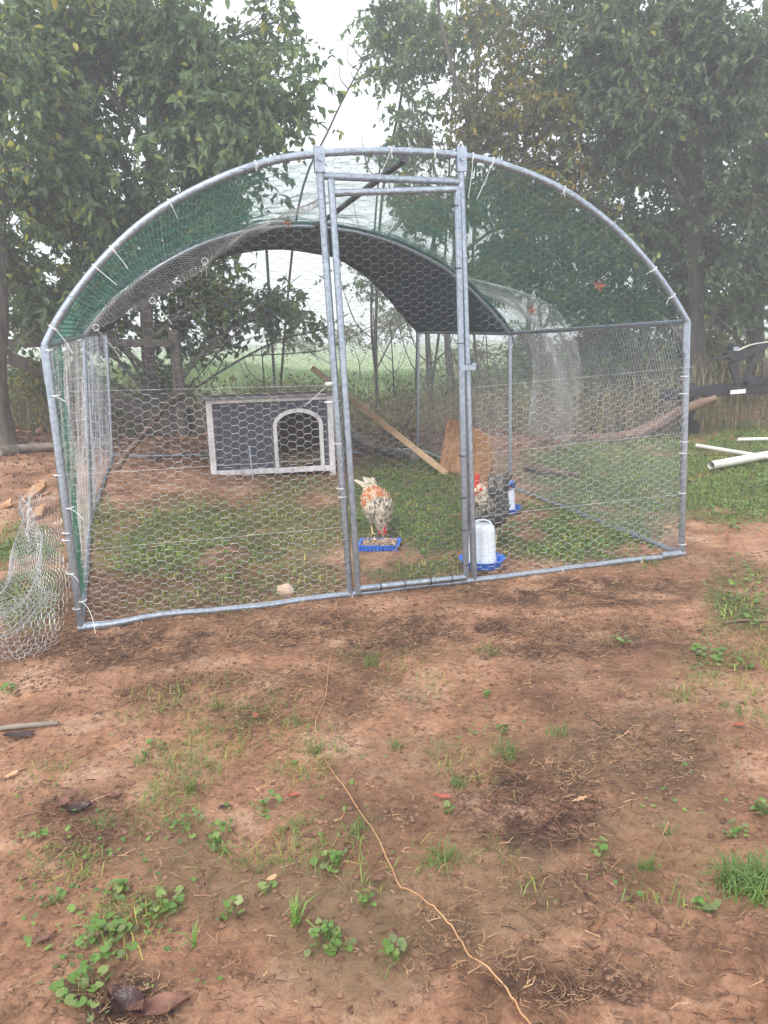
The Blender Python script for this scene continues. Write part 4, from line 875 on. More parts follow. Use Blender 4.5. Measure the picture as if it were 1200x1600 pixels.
# thin saplings and bare stems
def sapling(label, pts, r0, name='sapling', forks=4, m=bark_d, group='thin bare saplings at the edge of the field'):
    P = smooth_path(pts, 5); t = thing(name, label, 'sapling', tuple(P[0]), group); mb = MB(); tube(mb, P, np.linspace(r0, r0*.35, len(P)), 7); mb.build('stem', m, t, smooth=True)
    for k in range(forks):
        i = rng.integers(len(P)//3, len(P)-1); d = P[min(i+1, len(P)-1)]-P[i-1]; d /= np.linalg.norm(d); s_ = np.array([rng.choice([-1, 1])*.7, rng.normal()*.3, .2]); L = .35+.5*rng.random()
        q = [P[i], P[i]+(d*.5+s_)*L*.5, P[i]+(d*1.1+s_*.9)*L]; mb = MB(); tube(mb, smooth_path(q, 4), np.linspace(r0*.45, r0*.12, 9), 5); mb.build('twig', m, t)
    return t
sapling('bare sapling crossing the white sky left of the door post', [base(430, 12.5), at(465, 330, 12.4), at(515, 200, 12.3), at(560, 110, 12.3), at(575, 85, 12.3)], .022, forks=5)
for i, (x0_, x1_, x2_, Y) in enumerate([(668, 690, 715, 12.8), (590, 580, 610, 13.5), (755, 738, 750, 12.2), (850, 845, 870, 13), (648, 652, 640, 14)]):
    sapling(['slender stem rising through the right of the sky gap', 'thin leaning stem in the fog near the middle of the run', 'dark straight stem behind the door latch side', 'twiggy stem behind the middle right post', 'faint grey stem farthest back in the fog'][i],
            [base(x0_, Y), at(x1_, 480, Y), at((x1_+x2_)/2, 250, Y), at(x2_, -20 if i != 1 else 300, Y)], .026, forks=6)
for i, (x, Y, top) in enumerate([(585, 11, 480), (672, 10.5, 520), (706, 10.8, 540), (727, 10.4, 560), (612, 12, 500), (760, 11, 500), (410, 10.8, 540)]):
    sapling(['short stem just behind the back netting, left of the batten', 'stout short trunk between the back corner post and the plywood', 'short stem right above the plywood board', 'short trunk behind the door latch', 'knee-high twiggy stem in the weeds behind the batten', 'crooked short stem right of the plywood board', 'dark stake-like stem behind the dog house'][i],
            [base(x, Y), at(x+3, 600, Y), at(x-2, top, Y)], .03 if i in (1, 3) else .018, forks=3)
# long bare branches leaning across the back of the run
for pts, r, lab in [([(235, 655, 8.2), (300, 610, 8.3), (370, 565, 8.3), (440, 530, 8.4), (500, 515, 8.5), (545, 490, 8.6)], .016, 'long bare branch rising from the ground behind the dog house to the right'),
               ([(262, 655, 8.6), (300, 600, 8.6), (360, 530, 8.6), (420, 470, 8.7), (470, 430, 8.8)], .010, 'thin straight branch crossing above the dog house'),
               ([(395, 555, 8.5), (460, 552, 8.5), (510, 545, 8.6), (560, 520, 8.6), (600, 500, 8.6)], .008, 'thin branch running nearly level above the dog house roof'),
               ([(330, 600, 8.8), (350, 560, 8.8), (372, 520, 8.8)], .007, 'short twig fork over the left end of the dog house roof')]:
    log('branch', [at(*q) for q in pts], [r, r*.8, r*.4], bark_d, lab, 'branch', n=6, group='bare branches behind the run')
log('branch', [at(170, 760, 6.6), at(190, 720, 6.8), at(235, 665, 7.2), at(262, 632, 7.5), at(285, 615, 7.6)], [.03, .028, .024, .02], redwood, 'reddish forked branch leaning inside the left side of the run', 'branch', n=7)

# ------------------------------------------------------------------ timber frame at the left
frame = thing('wooden_fence', 'dark timber fence of post, top beam, diagonal brace and low boards behind the run', 'fence', tuple(base(272, 8.9)))
plank('post', base(276, 8.9)-np.array([0, 0, .1]), at(271, 515, 8.9), .115, .115, old_wood, frame); plank('beam', at(12, 536, 8.35), at(268, 536, 8.82), .085, .06, old_wood, frame)
plank('brace', at(12, 558, 8.3), at(218, 640, 8.75), .13, .045, old_wood, frame)
for k, (y0_, y1_) in enumerate(((648, 650), (668, 668))): plank('board', at(208, y0_, 8.95), at(325, y1_, 9.0), .14, .03, old_wood, frame)
stake = thing('fence_post', 'thin metal T-post standing behind the middle of the run', 'fence post', tuple(base(424, 10.2)))
mb = MB(); p0 = base(424, 10.2); box(mb, (p0+at(419, 385, 10.2))/2, (.018, 0, 0), (0, .004, 0), (0, 0, (at(419, 385, 10.2)[2]-p0[2])/2)); box(mb, (p0+at(419, 385, 10.2))/2+np.array([0, .016, 0]), (.004, 0, 0), (0, .014, 0), (0, 0, (at(419, 385, 10.2)[2]-p0[2])/2)); mb.build('stem', dk, stake)

# ------------------------------------------------------------------ boat trailer
steel = M('black painted steel', (.012, .013, .017), (.025, .026, .032), rough=.4, scale=20, spec=.5)
tr = thing('boat_trailer', 'black steel boat trailer tongue with winch post at the right edge', 'trailer', tuple(base(1120, 8.6)))
YT = 8.6
plank('tongue', at(1098, 611, YT), at(1330, 596, YT+.3), .13, .075, steel, tr); plank('tongue_top', at(1165, 596, YT+.02), at(1330, 581, YT+.3), .10, .07, steel, tr)
p = plank('label', at(1141, 613, YT-.06), at(1165, 611, YT-.04), .045, .004, M('white sticker', (.72, .72, .70), (.8, .8, .78)), tr)
plank('winch_post', at(1155, 600, YT), at(1143, 565, YT), .09, .05, steel, tr); plank('winch_brace', at(1165, 595, YT), at(1182, 552, YT), .05, .04, steel, tr)
plank('winch_arm', at(1148, 563, YT), at(1215, 530, YT+.1), .07, .05, steel, tr); plank('roller_bracket', at(1195, 560, YT), at(1196, 590, YT), .06, .04, old_wood, tr)
mb = MB(); c = at(1146, 551, YT); tube(mb, [c-np.array([.0, .07, 0]), c+np.array([0, .07, 0])], .085, 14); mb.build('winch', steel, tr)
mb = MB(); tube(mb, [at(1112, 561, YT-.1), at(1128, 559, YT-.1), at(1140, 556, YT-.1)], .016, 8); tube(mb, [at(1112, 561, YT-.1), at(1112, 561, YT-.2)], .02, 8); mb.build('winch_handle', steel, tr)
mb = MB(); q = smooth_path([at(1152, 548, YT-.1), at(1172, 539, YT-.05), at(1200, 534, YT), at(1240, 525, YT)], 4); tube(mb, q, .022, 6, flat=.25); mb.build('winch_strap', M('pale webbing', (.45, .42, .36), (.6, .57, .5)), tr)
mb = MB(); q = at(1150, 545, YT-.09); box(mb, q, (.03, 0, 0), (0, .01, 0), (0, 0, .02)); mb.build('strap_clip', galv, tr)
mb = MB(); c0 = base(1082, YT); tube(mb, [c0+np.array([0, 0, .18]), at(1080, 598, YT)], .045, 10); mb.build('jack', steel, tr)
mb = MB(); c = c0+np.array([.02, 0, .13]); tube(mb, [c-np.array([0, .04, 0]), c+np.array([0, .04, 0])], .10, 18); mb.build('jack_wheel', M('black rubber', (.015, .015, .015), (.03, .03, .03), rough=.8), tr)
plank('coupler', at(1035, 618, YT-.05), at(1100, 610, YT), .11, .12, steel, tr)
mb = MB(); q = smooth_path([at(1090, 612, YT-.07), at(1086, 640, YT-.07), at(1074, 648, YT-.07), at(1064, 625, YT-.07)], 5); tube(mb, q, .014, 6); mb.build('safety_chain', steel, tr)

# wood slabs, logs, pipes
log('log', [GP(880, 688, .02), GP(960, 690, .04), at(1010, 672, 8.5), at(1070, 640, 8.4), at(1118, 622, 8.4)], [.05, .06, .07, .06, .035], redwood, 'long reddish split log lying under the trailer coupling', 'log')
log('log', [GP(815, 640, .05), GP(838, 652, .05)], [.05, .035], redwood, 'short reddish log chunk behind the middle right post', 'log')
log('log', [GP(0, 712, .04), GP(60, 706, .05), GP(150, 702, .05), GP(180, 700, .03)], [.05, .045, .04, .03], greybark, 'grey log half buried in the bank left of the run', 'log')
log('log', [GP(820, 735, .03), GP(905, 750, .03)], [.03, .02], redwood, 'weathered branch on the ground just outside the right wall', 'log')
orange = M('fresh split wood', (.42, .20, .10), (.60, .36, .20), rough=.8, scale=14, stretch=(1, 4, 1))
for pts, lab in [([(36, 782), (52, 768), (72, 758), (70, 766), (52, 780)], 'largest orange wood slab on the bank left of the corner post'), ([(48, 815), (58, 802), (70, 796), (66, 808)], 'upright orange wood chip beside the netting heap'), ([(0, 795), (20, 786), (18, 794)], 'orange wood chip at the left edge of the photo')]:
    q = [GP(x, y, .02+.02*(i in (1, 2))) for i, (x, y) in enumerate(pts)]; o = slab('wood_chip', q, .02, orange); tag(o, lab, 'wood chip', 'split wood chips on the bank')
pvc = M('white plastic pipe', (.62, .60, .55), (.72, .70, .65), rough=.4, scale=6)
for (a, b, r, lab) in [((1110, 739), (1290, 705), .036, 'nearest white plastic pipe with an open end on the grass'), ((1088, 705), (1290, 739), .020, 'white plastic pipe crossing behind the nearest one'), ((1152, 694), (1300, 691), .018, 'farthest white plastic pipe lying in the grass')]:
    A_ = GP(*a); B_ = GP(*b); A_[2] += r+.03; B_[2] += r+.03; d = (B_-A_)/np.linalg.norm(B_-A_)
    mb = MB(); tube(mb, seg(A_, B_, 3), r, 16, caps=False); tube(mb, seg(A_, B_, 3), r*.86, 16, caps=False)
    o = mb.build('plastic_pipe', pvc, smooth=True); tag(o, lab, 'pipe', 'white plastic pipes on the grass')

# ------------------------------------------------------------------ grass, straw, weeds
def scatter(n, x0, x1, y0, y1, dens):            # rejection by picture-independent density map built from the zones
    X_ = rng.uniform(x0, x1, n); Y_ = rng.uniform(y0, y1, n); z = gz(X_, Y_); p, q = proj(np.column_stack([X_, Y_, z]))
    k = rng.random(n) < dens(X_, Y_, p, q); return X_[k], Y_[k], z[k]
def blades(mb, X_, Y_, Z_, h, wdt, lean, rnd):
    n = len(X_); a = rng.random(n)*2*PI; d = np.column_stack([np.cos(a), np.sin(a), 0*a]); s_ = np.column_stack([-np.sin(a), np.cos(a), 0*a])*wdt[:, None]
    B = np.column_stack([X_, Y_, Z_-.004]); l = lean*(.3+rng.random(n))
    m1 = B+d*(h*l*.35)[:, None]+np.array([0, 0, 1])*(h*.6)[:, None]; t = B+d*(h*l)[:, None]+np.array([0, 0, 1])*(h*(1-.35*l))[:, None]
    V = np.stack([B-s_, B+s_, m1-s_*.8, m1+s_*.8, t], 1).reshape(-1, 3); i = np.arange(n)[:, None]*5
    mb.add(V, np.concatenate([i+np.array([[0, 1, 3]]), i+np.array([[0, 3, 2]]), i+np.array([[2, 3, 4]])]), np.repeat(rnd, 5))
def dens_grass(X_, Y_, p, q): return np.clip(region(p, q, GRASSY)*1.3*sst(.36, .6, fbm(X_*2.2, Y_*2.2, 5)+.08)*(q < 1100), 0, 1)
gx, gy, gz_ = scatter(230000, -4.5, 6.5, 3.0, 10.5, dens_grass)
mb = MB(); n = len(gx); blades(mb, gx, gy, gz_, .018+.04*rng.random(n)**2, .0016+.0022*rng.random(n), 1.1, rng.random(n)**1.1)
o = mb.build('grass', grass_m, attr=True); tag(o, 'short mixed green grass inside and beside the run', 'grass', kind='stuff')
# low clover-like cover: little round leaves near the ground
def rounds(mb, X_, Y_, Z_, r, rnd, tilt=.35):
    n = len(X_); N = rng.normal(size=(n, 3))*tilt; N[:, 2] = 1; N /= np.linalg.norm(N, axis=1)[:, None]; a = rng.random(n)*2*PI; A_ = np.column_stack([np.cos(a), np.sin(a), 0*a]); A_ -= N*np.sum(A_*N, 1)[:, None]; B_ = np.cross(N, A_)
    c = np.column_stack([X_, Y_, Z_]); ang = np.array([-2.7, -1.7, -.8, 0, .8, 1.7, 2.7]); V = [c+A_*(-.35*r)[:, None]]
    for q in ang: V.append(c+(A_*math.cos(q)+B_*math.sin(q)*.95)*r[:, None]+N*(.18*r*abs(math.sin(q)))[:, None])
    V = np.stack(V, 1).reshape(-1, 3); i = np.arange(n)[:, None]*8; mb.add(V, np.concatenate([i+np.array([[0, k, k+1]]) for k in range(1, 7)]), np.repeat(rnd, 8))
def dens_clov(X_, Y_, p, q): return np.clip(region(p, q, [(1000, 740, 210, 65, 1), (1150, 745, 130, 80, 1), (920, 835, 140, 45, .8), (1160, 930, 50, 50, .5), (1120, 1030, 70, 28, .6), (300, 850, 160, 70, .4), (40, 900, 60, 90, .8), (640, 800, 110, 90, .25), (250, 1380, 270, 210, .6), (150, 1490, 130, 90, .8), (530, 1400, 180, 150, .5), (780, 1160, 90, 50, .5), (1100, 1330, 150, 150, .22), (560, 1180, 200, 80, .12), (760, 1170, 110, 60, .2)])*1.3*sst(.40, .6, fbm(X_*3, Y_*3, 4)+.05), 0, 1)
gx, gy, gz_ = scatter(90000, -4, 6.5, .9, 10, dens_clov); gq = rng.random(len(gx)); n = len(gx); mb = MB()
rounds(mb, gx, gy, gz_+.004+.02*rng.random(n)*np.where(gy < 3, .6, 1), (.006+.009*rng.random(n))*np.where(gy < 3, .3+.45*rng.random(n), 1), rng.random(n)*.9)
o = mb.build('ground_cover', M('small weed leaves', (.085, .17, .04), (.17, .28, .075), rough=.5, scale=6, transl=.25, attr='rnd', amix=[(0, (.7, .8, .7)), (1, (1.5, 1.3, 1.1))]), attr=True); tag(o, 'low broad-leaved ground cover around the run', 'ground cover', kind='stuff')
# straw, dead stalks and mats
def lay(n, x0, x1, y0, y1, dens, L, r, hz_=.004):
    X_, Y_, Z_ = scatter(n, x0, x1, y0, y1, dens); n = len(X_); a = rng.random(n)*PI*2; ll = L*(.3+rng.random(n)); d = np.column_stack([np.cos(a)*ll, np.sin(a)*ll, .25*ll*rng.normal(size=n)])
    P = np.column_stack([X_, Y_, Z_+hz_+.004*rng.random(n)]); m_ = P+d*.5+np.column_stack([-np.sin(a), np.cos(a), 0*a])*(ll*rng.normal(size=n)*.2)[:, None]; return P, m_, P+d, r*(.5+rng.random(n))
def straw(name, parts, m, label, cat):
    mb = MB()
    for P, m_, Q, r in parts:
        rr = np.repeat(rng.random(len(P)), 6); wires(mb, P, m_, r, rr); wires(mb, m_, Q, r*.8, rr)
    o = mb.build(name, m, attr=True); tag(o, label, cat, kind='stuff')
dd_ = lambda X_, Y_, p, q: np.clip(region(p, q, DARK)*.9*sst(.35, .6, fbm(X_*6, Y_*6, 3)+.05)+.10, 0, 1)
straw('straw', [lay(190000, -2.6, 2.8, .9, 3.9, dd_, .03, .0007), lay(12000, -2.2, 2.4, .9, 3.9, dd_, .05, .0007), lay(26000, -3, 4, 3.2, 9, lambda X_, Y_, p, q: .5+0*p, .07, .0012)], straw_m, 'dead straw and rootlets lying on the bare soil', 'straw')
mat_d = lambda X_, Y_, p, q: np.clip(region(p, q, [(830, 1265, 110, 55, 1), (560, 1560, 80, 30, .0)])*1.0, 0, 1)
straw('rootlets', [lay(120000, -2.6, 2.8, .9, 4.0, lambda X_, Y_, p, q: np.clip(region(p, q, DARK)*.9*sst(.42, .62, fbm(X_*7+2, Y_*7, 4)+.03)+.03, 0, 1), .028, .0009, .003)], M('dark rootlets', (.045, .022, .016), (.11, .055, .036), rough=.9, scale=20, attr='rnd', amix=[(0, (.6, .6, .6)), (1, (1.6, 1.5, 1.4))]), 'dark damp rootlets and debris on the soil in front of the run', 'debris')
straw('dead_grass_mat', [lay(8000, -.1, .9, 1.4, 2.4, mat_d, .045, .0007, .004)], M('dead grass mat', (.07, .035, .03), (.17, .09, .065), rough=.9, scale=20, attr='rnd', amix=[(0, (.5, .5, .5)), (1, (1.8, 1.7, 1.6))]), 'dark mat of dead grass right of the middle of the bare soil', 'dead grass')
# weeds and brush along the field edge
def dens_b(X_, Y_, p, q): return np.clip(sst(.3, .6, fbm(X_*.8, Y_*.8, 3)), .1, 1)
gx, gy, gz_ = scatter(48000, -9, 12, 8.7, 13.5, dens_b); n = len(gx); mb = MB(); blades(mb, gx, gy, gz_, (.12+.5*rng.random(n)**1.6)*(1+.9*sst(1.2, 4, gx)), .002+.003*rng.random(n), .5, rng.random(n))
o = mb.build('tall_weeds', brush_m, attr=True); tag(o, 'tall dry weeds along the edge of the field', 'weeds', kind='stuff')
gx, gy, gz_ = scatter(16000, -8, 11, 8.9, 14, dens_b); n = len(gx); mb = MB(); add_leaves(mb, np.column_stack([gx, gy, gz_+.5*rng.random(n)**1.5]), rng.normal(size=(n, 3)), .05+.05*rng.random(n), rng.random(n)*.9)
o = mb.build('undergrowth', leaf_y, attr=True); tag(o, 'leafy undergrowth among the tall weeds', 'undergrowth', kind='stuff')
gx, gy, gz_ = scatter(60000, -22, 24, 13, 34, lambda X_, Y_, p, q: sst(.25, .6, fbm(X_*.6, Y_*.6, 3))); n = len(gx); mb = MB(); blades(mb, gx, gy, gz_, .12+.25*rng.random(n), .006+.01*rng.random(n), .8, rng.random(n)*.6)
o = mb.build('field_grass', grass_m, attr=True); tag(o, 'pale field grass fading into the fog', 'grass', kind='stuff')
dl_ = M('brown leaf litter', (.10, .05, .03), (.26, .15, .09), rough=.7, scale=4, attr='rnd', amix=[(0, (.35, .35, .35)), (.6, (1, 1, 1)), (1, (1.7, 1.5, 1.2))])
gx, gy, gz_ = scatter(40000, -9, 9, 5.2, 12.5, lambda X_, Y_, p, q: np.clip(sst(.35, .6, fbm(X_*1.5, Y_*1.5, 3))*sst(5.5, 8.3, Y_)+.6*sst(-2.2, -2.8, X_)*(Y_ < 9)+.05, 0, 1)*(1-.9*((p > 880) & (q > 650)))); n = len(gx); mb = MB(); d_ = rng.normal(size=(n, 3)); d_[:, 2] *= .25
add_leaves(mb, np.column_stack([gx, gy, gz_+.012+.02*rng.random(n)]), d_, (.04+.05*rng.random(n))*np.where(gy < 8, .5, 1), rng.random(n))
o = mb.build('leaf_litter', dl_, attr=True); tag(o, 'brown fallen leaves covering the ground under the trees', 'leaf litter', kind='stuff')
# clods and pebbles
ico = np.array([[0, 0, 1], [.9, 0, .3], [.28, .85, .3], [-.73, .53, .3], [-.73, -.53, .3], [.28, -.85, .3], [0, 0, -.6]]); icf = np.array([[0, 1, 2], [0, 2, 3], [0, 3, 4], [0, 4, 5], [0, 5, 1], [6, 2, 1], [6, 3, 2], [6, 4, 3], [6, 5, 4], [6, 1, 5]])
gx, gy, gz_ = scatter(260000, -2.6, 2.8, .85, 4.0, lambda X_, Y_, p, q: np.clip(.16+.8*region(p, q, [(600, 975, 620, 32, 1), (950, 1500, 260, 90, 1), (60, 1450, 110, 140, .8), (200, 1050, 220, 50, .6), (700, 1500, 60, 100, .7)])*sst(.4, .6, fbm(X_*5, Y_*5, 3)), 0, 1)); n = len(gx)
s_ = (.002+.0085*rng.random(n)**5); V = ico[None]*(1+.5*(rng.random((n, 7, 1))-.5))*s_[:, None, None]*np.array([1, 1, .7]); a = rng.random(n)*6.28; c_, s1 = np.cos(a), np.sin(a); V = np.stack([V[..., 0]*c_[:, None]-V[..., 1]*s1[:, None], V[..., 0]*s1[:, None]+V[..., 1]*c_[:, None], V[..., 2]], -1)+np.column_stack([gx, gy, gz_])[:, None]
mb = MB(); mb.add(V.reshape(-1, 3), (np.arange(n)[:, None, None]*7+icf[None]).reshape(-1, 3)); o = mb.build('soil_crumbs', clod_m); tag(o, 'crumbs and clods of red brown soil', 'soil', kind='stuff')

# round-leaved weeds one can point at
LMR = []
WM = [weed_m, M('yellowish weed leaf', (.14, .20, .05), (.24, .30, .09), rough=.42, scale=40, transl=.25, spec=.5), M('dusty weed leaf', (.10, .14, .045), (.18, .21, .09), rough=.6, scale=60, transl=.2, spec=.4), weed_m]
for e in range(8):
    q = MB(); ang = np.linspace(-2.75, 2.75, 13); r0 = 1+.09*rng.normal(size=13); V = [[-.25, 0, -.12]]+[[math.cos(a)*r, math.sin(a)*r*.95, .14*abs(math.sin(a))+.03*rng.normal()] for a, r in zip(ang, r0)]+[[.3, 0, -.02]]
    q.add(V, [[0, 1, 14], [0, 14, 13]]+[[k, k+1, 14] for k in range(1, 13)]); LMR.append(q.mesh('leaf', WM[e % 4], smooth=True))
def weed(px_, py_, rad, n, sz, label, group=None, fl=False):
    c = G(px_, py_); t = thing('round_leaved_weed', label, 'weed', tuple(c), group)
    st = MB()
    n = int(n*1.7); sz = sz*.80; rad = rad*1.15
    for k in range(n):
        a = rng.random()*2*PI; r = rad*math.sqrt(rng.random())*(1+.35*math.sin(3*a+px_)); x, y = c[0]+r*math.cos(a), c[1]+r*math.sin(a)*1.15; z = float(gz(x, y))+.010+.028*rng.random()*(1-.5*r/rad)
        o = bpy.data.objects.new('leaf', LMR[k % 8]); COL.objects.link(o); o.parent = t; o.location = (x-c[0], y-c[1], z-c[2]); s__ = sz*(.4+.85*rng.random()); o.scale = (s__,)*3
        o.rotation_euler = (rng.normal()*.3, rng.normal()*.3-.1, a+rng.normal()*.5)
        tube(st, [np.array([c[0]+(x-c[0])*.5, c[1]+(y-c[1])*.5, float(gz(c[0]+(x-c[0])*.5, c[1]+(y-c[1])*.5))]), np.array([x, y, z-.002])], .0009, 3, caps=False)
    st.build('stem', weed_m, t); return t
WG = 'round-leaved weeds on the bare soil'
for a in [(165, 1478, .052, 26, .0135, 'densest round-leaved weed near the bottom left corner'), (250, 1425, .040, 18, .0125, 'round-leaved weed just above the densest one at bottom left'), (130, 1555, .045, 18, .0135, 'round-leaved weed below the dense one, beside the dark dead leaves'),
          (505, 1475, .040, 20, .0135, 'round-leaved weed beside the bright green grass blades'), (520, 1352, .030, 13, .0125, 'round-leaved weed left of the vine at mid soil'), (415, 1395, .014, 4, .0135, 'pair of weed leaves beside a pale dead leaf'),
          (360, 1422, .022, 6, .011, 'small weed between the dense weed and the pale dead leaf'), (610, 1495, .022, 7, .013, 'small weed just left of the vine near the bottom'), (570, 1412, .020, 6, .011, 'sprig left of the vine, right of the bright grass'),
          (85, 1412, .030, 8, .0115, 'sparse round-leaved weed near the left edge'), (60, 1310, .018, 3, .0125, 'three weed leaves near the left edge of the soil'), (335, 1325, .020, 7, .012, 'small weed beside a fresh grass tuft'), (180, 1400, .022, 7, .0105, 'thin weed above the densest one'),
          (300, 1290, .035, 9, .010, 'spread-out small weed below the blue-green grass tuft'), (350, 1300, .03, 7, .010, 'weed sprig left of centre among thin grass'), (1145, 1303, .026, 8, .012, 'round-leaved weed near the right edge'), (940, 1332, .018, 6, .0105, 'single small weed right of the dead grass mat'),
          (785, 1143, .024, 7, .012, 'weed clump above the middle of the bare soil'), (760, 1090, .014, 4, .011, 'tiny weed farther back in the middle of the soil'), (1100, 1415, .030, 8, .011, 'weed left of the thick grass clump at right'), (1115, 1030, .08, 26, .016, 'wide weed patch on the soil outside the right corner post'),
          (1180, 975, .07, 16, .016, 'weed patch at the right edge beyond the corner post'), (10, 1085, .03, 6, .016, 'weed at the left edge below the netting heap'), (1190, 1270, .03, 9, .014, 'weed cut by the right edge of the photo'), (975, 1000, .04, 9, .014, 'low pale weed in front of the right end of the base rail'), (240, 1170, .03, 8, .011, 'faint weed sprinkle left of the vine top'), (700, 1270, .012, 3, .011, 'two weed leaves in the middle of the bare soil'), (420, 1270, .03, 8, .010, 'scattered weed sprigs above the vine-side weed')]: weed(*a, WG)
def tuft(px_, py_, n, h, rad, m, label, lean=1.0, wd=.0012, rn=(0, .5)):
    c = G(px_, py_); mb = MB(); a = rng.random(n)*2*PI; r = rad*np.sqrt(rng.random(n)); x = c[0]+r*np.cos(a); y = c[1]+r*np.sin(a)
    blades(mb, x, y, gz(x, y), h*(.5+.6*rng.random(n)), np.full(n, wd), lean, rng.uniform(rn[0], rn[1], n)); o = mb.build('grass_tuft', m, attr=True, loc=c); tag(o, label, 'grass tuft', 'grass tufts on the bare soil'); return o
for a in [(465, 1440, 14, .075, .010, lime_m, 'brightest lime green grass tuft near the bottom middle', 1.3, .0028), (305, 1478, 8, .065, .006, lime_m, 'small fresh yellow-green grass tuft near the bottom left', .9, .0022), (350, 1330, 14, .055, .014, lime_m, 'lime green tuft beside a small weed left of the vine', 1.4, .0018),
          (298, 1228, 40, .065, .018, grass_m, 'blue-green upright tuft left of the vine', .5, .0012), (218, 1190, 22, .06, .018, grass_m, 'thin drooping tuft up and left of the blue-green one', 1.2), (160, 1290, 30, .05, .025, grass_m, 'sparse tuft near the dark leaves at left', 1.1),
          (495, 1175, 26, .06, .015, grass_m, 'tuft growing against the upper part of the vine', .9), (460, 1130, 40, .04, .03, grass_m, 'low tuft left of the vine top', 1.2), (685, 1345, 60, .06, .035, grass_m, 'wide flattened tuft right of the vine', 1.5), (790, 1180, 60, .07, .035, grass_m, 'yellow-green tuft above the dead grass mat', 1.2),
          (715, 1225, 40, .045, .025, grass_m, 'faint tuft left of the dead grass mat', 1.0), (1010, 1350, 40, .055, .018, grass_m, 'tuft in the right half of the bare soil', .8), (1175, 1390, 260, .075, .07, grass_m, 'thick dark grass clump at the right edge', 1.1, .0018), (580, 1040, 40, .06, .03, grass_m, 'small tuft just in front of the door', .9),
          (1040, 1290, 16, .05, .012, grass_m, 'pale tuft near the right side of the soil', 1.0), (340, 1105, 26, .06, .02, grass_m, 'pale tuft in front of the left front panel', .9), (196, 1085, 26, .07, .02, straw_m, 'yellowed dry tuft near the left front corner', .6), (1140, 1110, 40, .04, .04, grass_m, 'flat tuft below the right weed patch', 1.2), (620, 1170, 20, .05, .015, grass_m, 'pale thin tuft right of the vine top', 1.3), (870, 1150, 30, .05, .03, grass_m, 'faint grass right of the weed clump', 1.0), (560, 1300, 30, .05, .03, grass_m, 'thin grass beside the middle of the vine', 1.3), (450, 1300, 30, .05, .03, grass_m, 'thin grass left of the middle of the vine', 1.3), (760, 1020, 60, .04, .05, grass_m, 'low greenish tuft in front of the right door post', 1.2)]: tuft(*a)
# scattered single blades near the camera
gx, gy, gz_ = scatter(90000, -1.6, 1.6, .95, 3.3, lambda X_, Y_, p, q: np.clip(region(p, q, [(300, 1300, 280, 220, .8), (520, 1400, 170, 130, .6), (800, 1360, 120, 60, .35), (760, 1180, 110, 70, .3), (1080, 1330, 160, 130, .3), (600, 1060, 160, 50, .2), (1150, 1060, 120, 100, .6)])*sst(.46, .64, fbm(X_*5, Y_*5, 4)), 0, 1)); n = len(gx); mb = MB(); blades(mb, gx, gy, gz_, .012+.04*rng.random(n)**2, .0007+.0008*rng.random(n), 1.4, rng.random(n))
o = mb.build('thin_grass', grass_m, attr=True); tag(o, 'thin scattered grass blades on the bare soil', 'grass', kind='stuff')
# dead leaves
dl = {'dark': M('dark wet dead leaf', (.022, .012, .014), (.075, .03, .028), rough=.35, scale=20, bump=.6), 'red': M('red dead leaf', (.25, .055, .035), (.40, .12, .07), rough=.5, scale=25, bump=.5), 'brown': M('brown dead leaf', (.12, .05, .035), (.24, .12, .08), rough=.6, scale=25, bump=.6), 'tan': M('tan dead leaf', (.45, .26, .14), (.6, .38, .22), rough=.6, scale=25, bump=.4)}
def dead_leaf(px_, py_, L, W_, kind, label, curl=.3, ang=None):
    c = G(px_, py_); k = 9; a = rng.random()*PI if ang is None else ang; d = np.array([math.cos(a), math.sin(a), 0]); s_ = np.array([-d[1], d[0], 0]); mb = MB(); V = []
    for i in range(k):
        t = i/(k-1); wv = W_*math.sin(PI*(t*.92+.04))**.7*(1+.25*rng.normal()*.5)
        for j in (-1, -.5, 0, .5, 1): V.append(c+d*(t-.5)*L+s_*j*wv/2+np.array([0, 0, .008+curl*L*.35*abs(t-.5)**1.5+curl*W_*.6*j*j+.004*rng.random()]))
    mb.add(V, [[i*5+j, i*5+j+1, i*5+j+6, i*5+j+5] for i in range(k-1) for j in range(4)]); o = mb.build('dead_leaf', dl[kind], smooth=True, loc=c); tag(o, label, 'dead leaf', 'dead leaves on the ground')
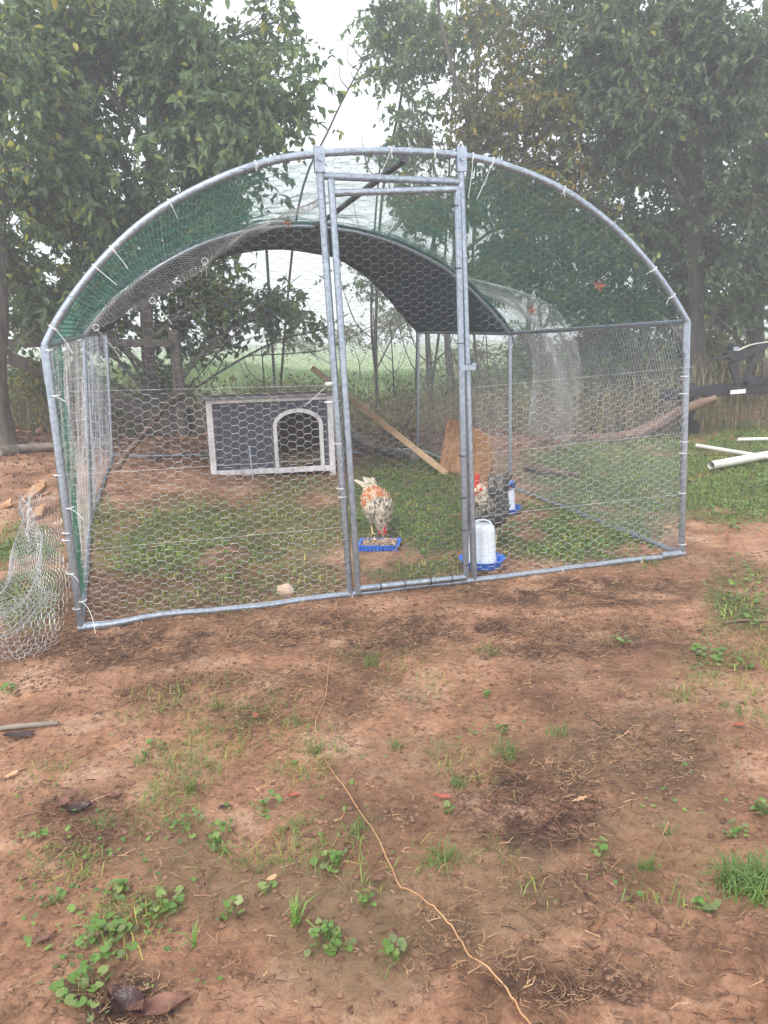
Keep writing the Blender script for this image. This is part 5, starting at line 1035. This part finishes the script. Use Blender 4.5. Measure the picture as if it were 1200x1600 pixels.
for a in [(250, 1585, .11, .05, 'brown', 'largest crumpled brown leaf at the bottom left', .5, .3), (200, 1577, .09, .05, 'dark', 'blackish wet leaf beside the largest one at the bottom', .6, 2.6), (458, 1243, .032, .018, 'red', 'small bright red leaf left of the vine', .3, .1), (178, 1246, .045, .03, 'brown', 'reddish brown leaf left of the blue-green tuft', .4, .2),
          (125, 1272, .06, .03, 'dark', 'dark curled leaf near the left edge', .6, .5), (98, 1262, .05, .03, 'brown', 'brown leaf touching the dark curled one', .4, 1.2), (30, 1152, .10, .035, 'dark', 'dark reddish bark-like leaf at the left edge under the stick', .2, 0), (18, 1216, .045, .02, 'tan', 'tan leaf at the left edge of the soil', .2, .9),
          (400, 1120, .028, .02, 'red', 'small reddish leaf in front of the left panel', .2, 2.8), (690, 1250, .05, .018, 'red', 'broken orange-red leaf left of the dead grass mat', .3, 2.7), (200, 1445, .03, .016, 'red', 'red scrap of leaf by the densest weed', .4, 1), (70, 1470, .05, .018, 'brown', 'long brown leaf at lower left', .3, .7), (590, 1378, .032, .02, 'brown', 'small brown leaf touching the vine', .2, .2),
          (1155, 1138, .04, .022, 'red', 'rusty leaf near the right edge', .2, .2), (905, 1250, .05, .015, 'tan', 'narrow tan leaf right of the dead grass mat', .3, .4), (1045, 828, .05, .04, 'tan', 'orange leaf just inside the right front corner', .5, .4), (240, 857, .06, .03, 'tan', 'tan leaf on the soil inside the left panel', .3, 0), (365, 853, .05, .02, 'tan', 'second tan leaf inside the left panel', .3, 0), (425, 1378, .025, .015, 'tan', 'pale leaf scrap beside a pair of weed leaves', .3, .6), (195, 1032, .025, .018, 'dark', 'tiny dark leaf near the left front corner', .4, .6), (350, 1265, .03, .018, 'dark', 'dark scrap of leaf in the weeds left of the vine', .4, .6)]: dead_leaf(*a)
# leaves caught on the roof netting
for x, y, Y, lab in [(936, 446, 5.2, 'orange leaf caught high on the right of the roof netting'), (830, 484, 6.0, 'brown leaf on the loose netting at the right'), (448, 346, 5.3, 'curled brown leaf hanging at the top of the tarpaulin edge')]:
    c = at(x, y, Y); mb = MB(); V = [c+np.array([math.cos(q)*r, 0.01*math.sin(3*q), math.sin(q)*r]) for q, r in zip(np.arange(10)*.628, [.05, .02, .045, .018, .05, .02, .04, .02, .05, .022])]+[c]; mb.add(V, [[i, (i+1) % 10, 10] for i in range(10)]); o = mb.build('dead_leaf', dl['red' if y != 346 else 'brown'], loc=c); tag(o, lab, 'dead leaf', 'leaves caught on the netting')
# the vine runner and sticks
vine_m = M('orange brown runner', (.38, .19, .09), (.52, .30, .15), rough=.6, scale=30)
vp = [GP(x, y, .010) for x, y in [(520, 1020), (512, 1060), (508, 1095), (494, 1130), (497, 1160), (518, 1205), (548, 1250), (575, 1290), (600, 1335), (622, 1378), (665, 1412), (705, 1455), (740, 1500), (785, 1545), (822, 1600), (850, 1640)]]
P = smooth_path(vp, 6); P[:, 0] += .003*(fbm(np.arange(len(P))*.3, np.zeros(len(P)), 2)-.5)*2; P[:, 2] = gz(P[:, 0], P[:, 1])+.006+.006*np.abs(np.sin(np.arange(len(P))*.23)); mb = MB(); tube(mb, P, np.linspace(.0011, .0021, len(P))*1.0, 7); o = mb.build('vine_runner', vine_m, smooth=True); tag(o, 'long thin orange-brown vine runner snaking down the bare soil', 'vine')
log('stick', [GP(-20, 1142, .012), GP(30, 1139, .014), GP(92, 1136, .012)], [.008, .009, .007], greybark, 'grey stick lying at the left edge of the soil', 'stick', n=7)
log('stick', [GP(905, 1110, .001), GP(950, 1143, .002), GP(975, 1150, .001), GP(1010, 1180, .001)], [.002, .0022, .0015], bark_d, 'thin dark twig lying in the right half of the soil', 'stick', n=5)
log('stick', [GP(1130, 975, .01), GP(1165, 973, .012), GP(1230, 975, .01)], [.006, .005, .004], redwood, 'reddish stick beyond the right corner post', 'stick', n=6)
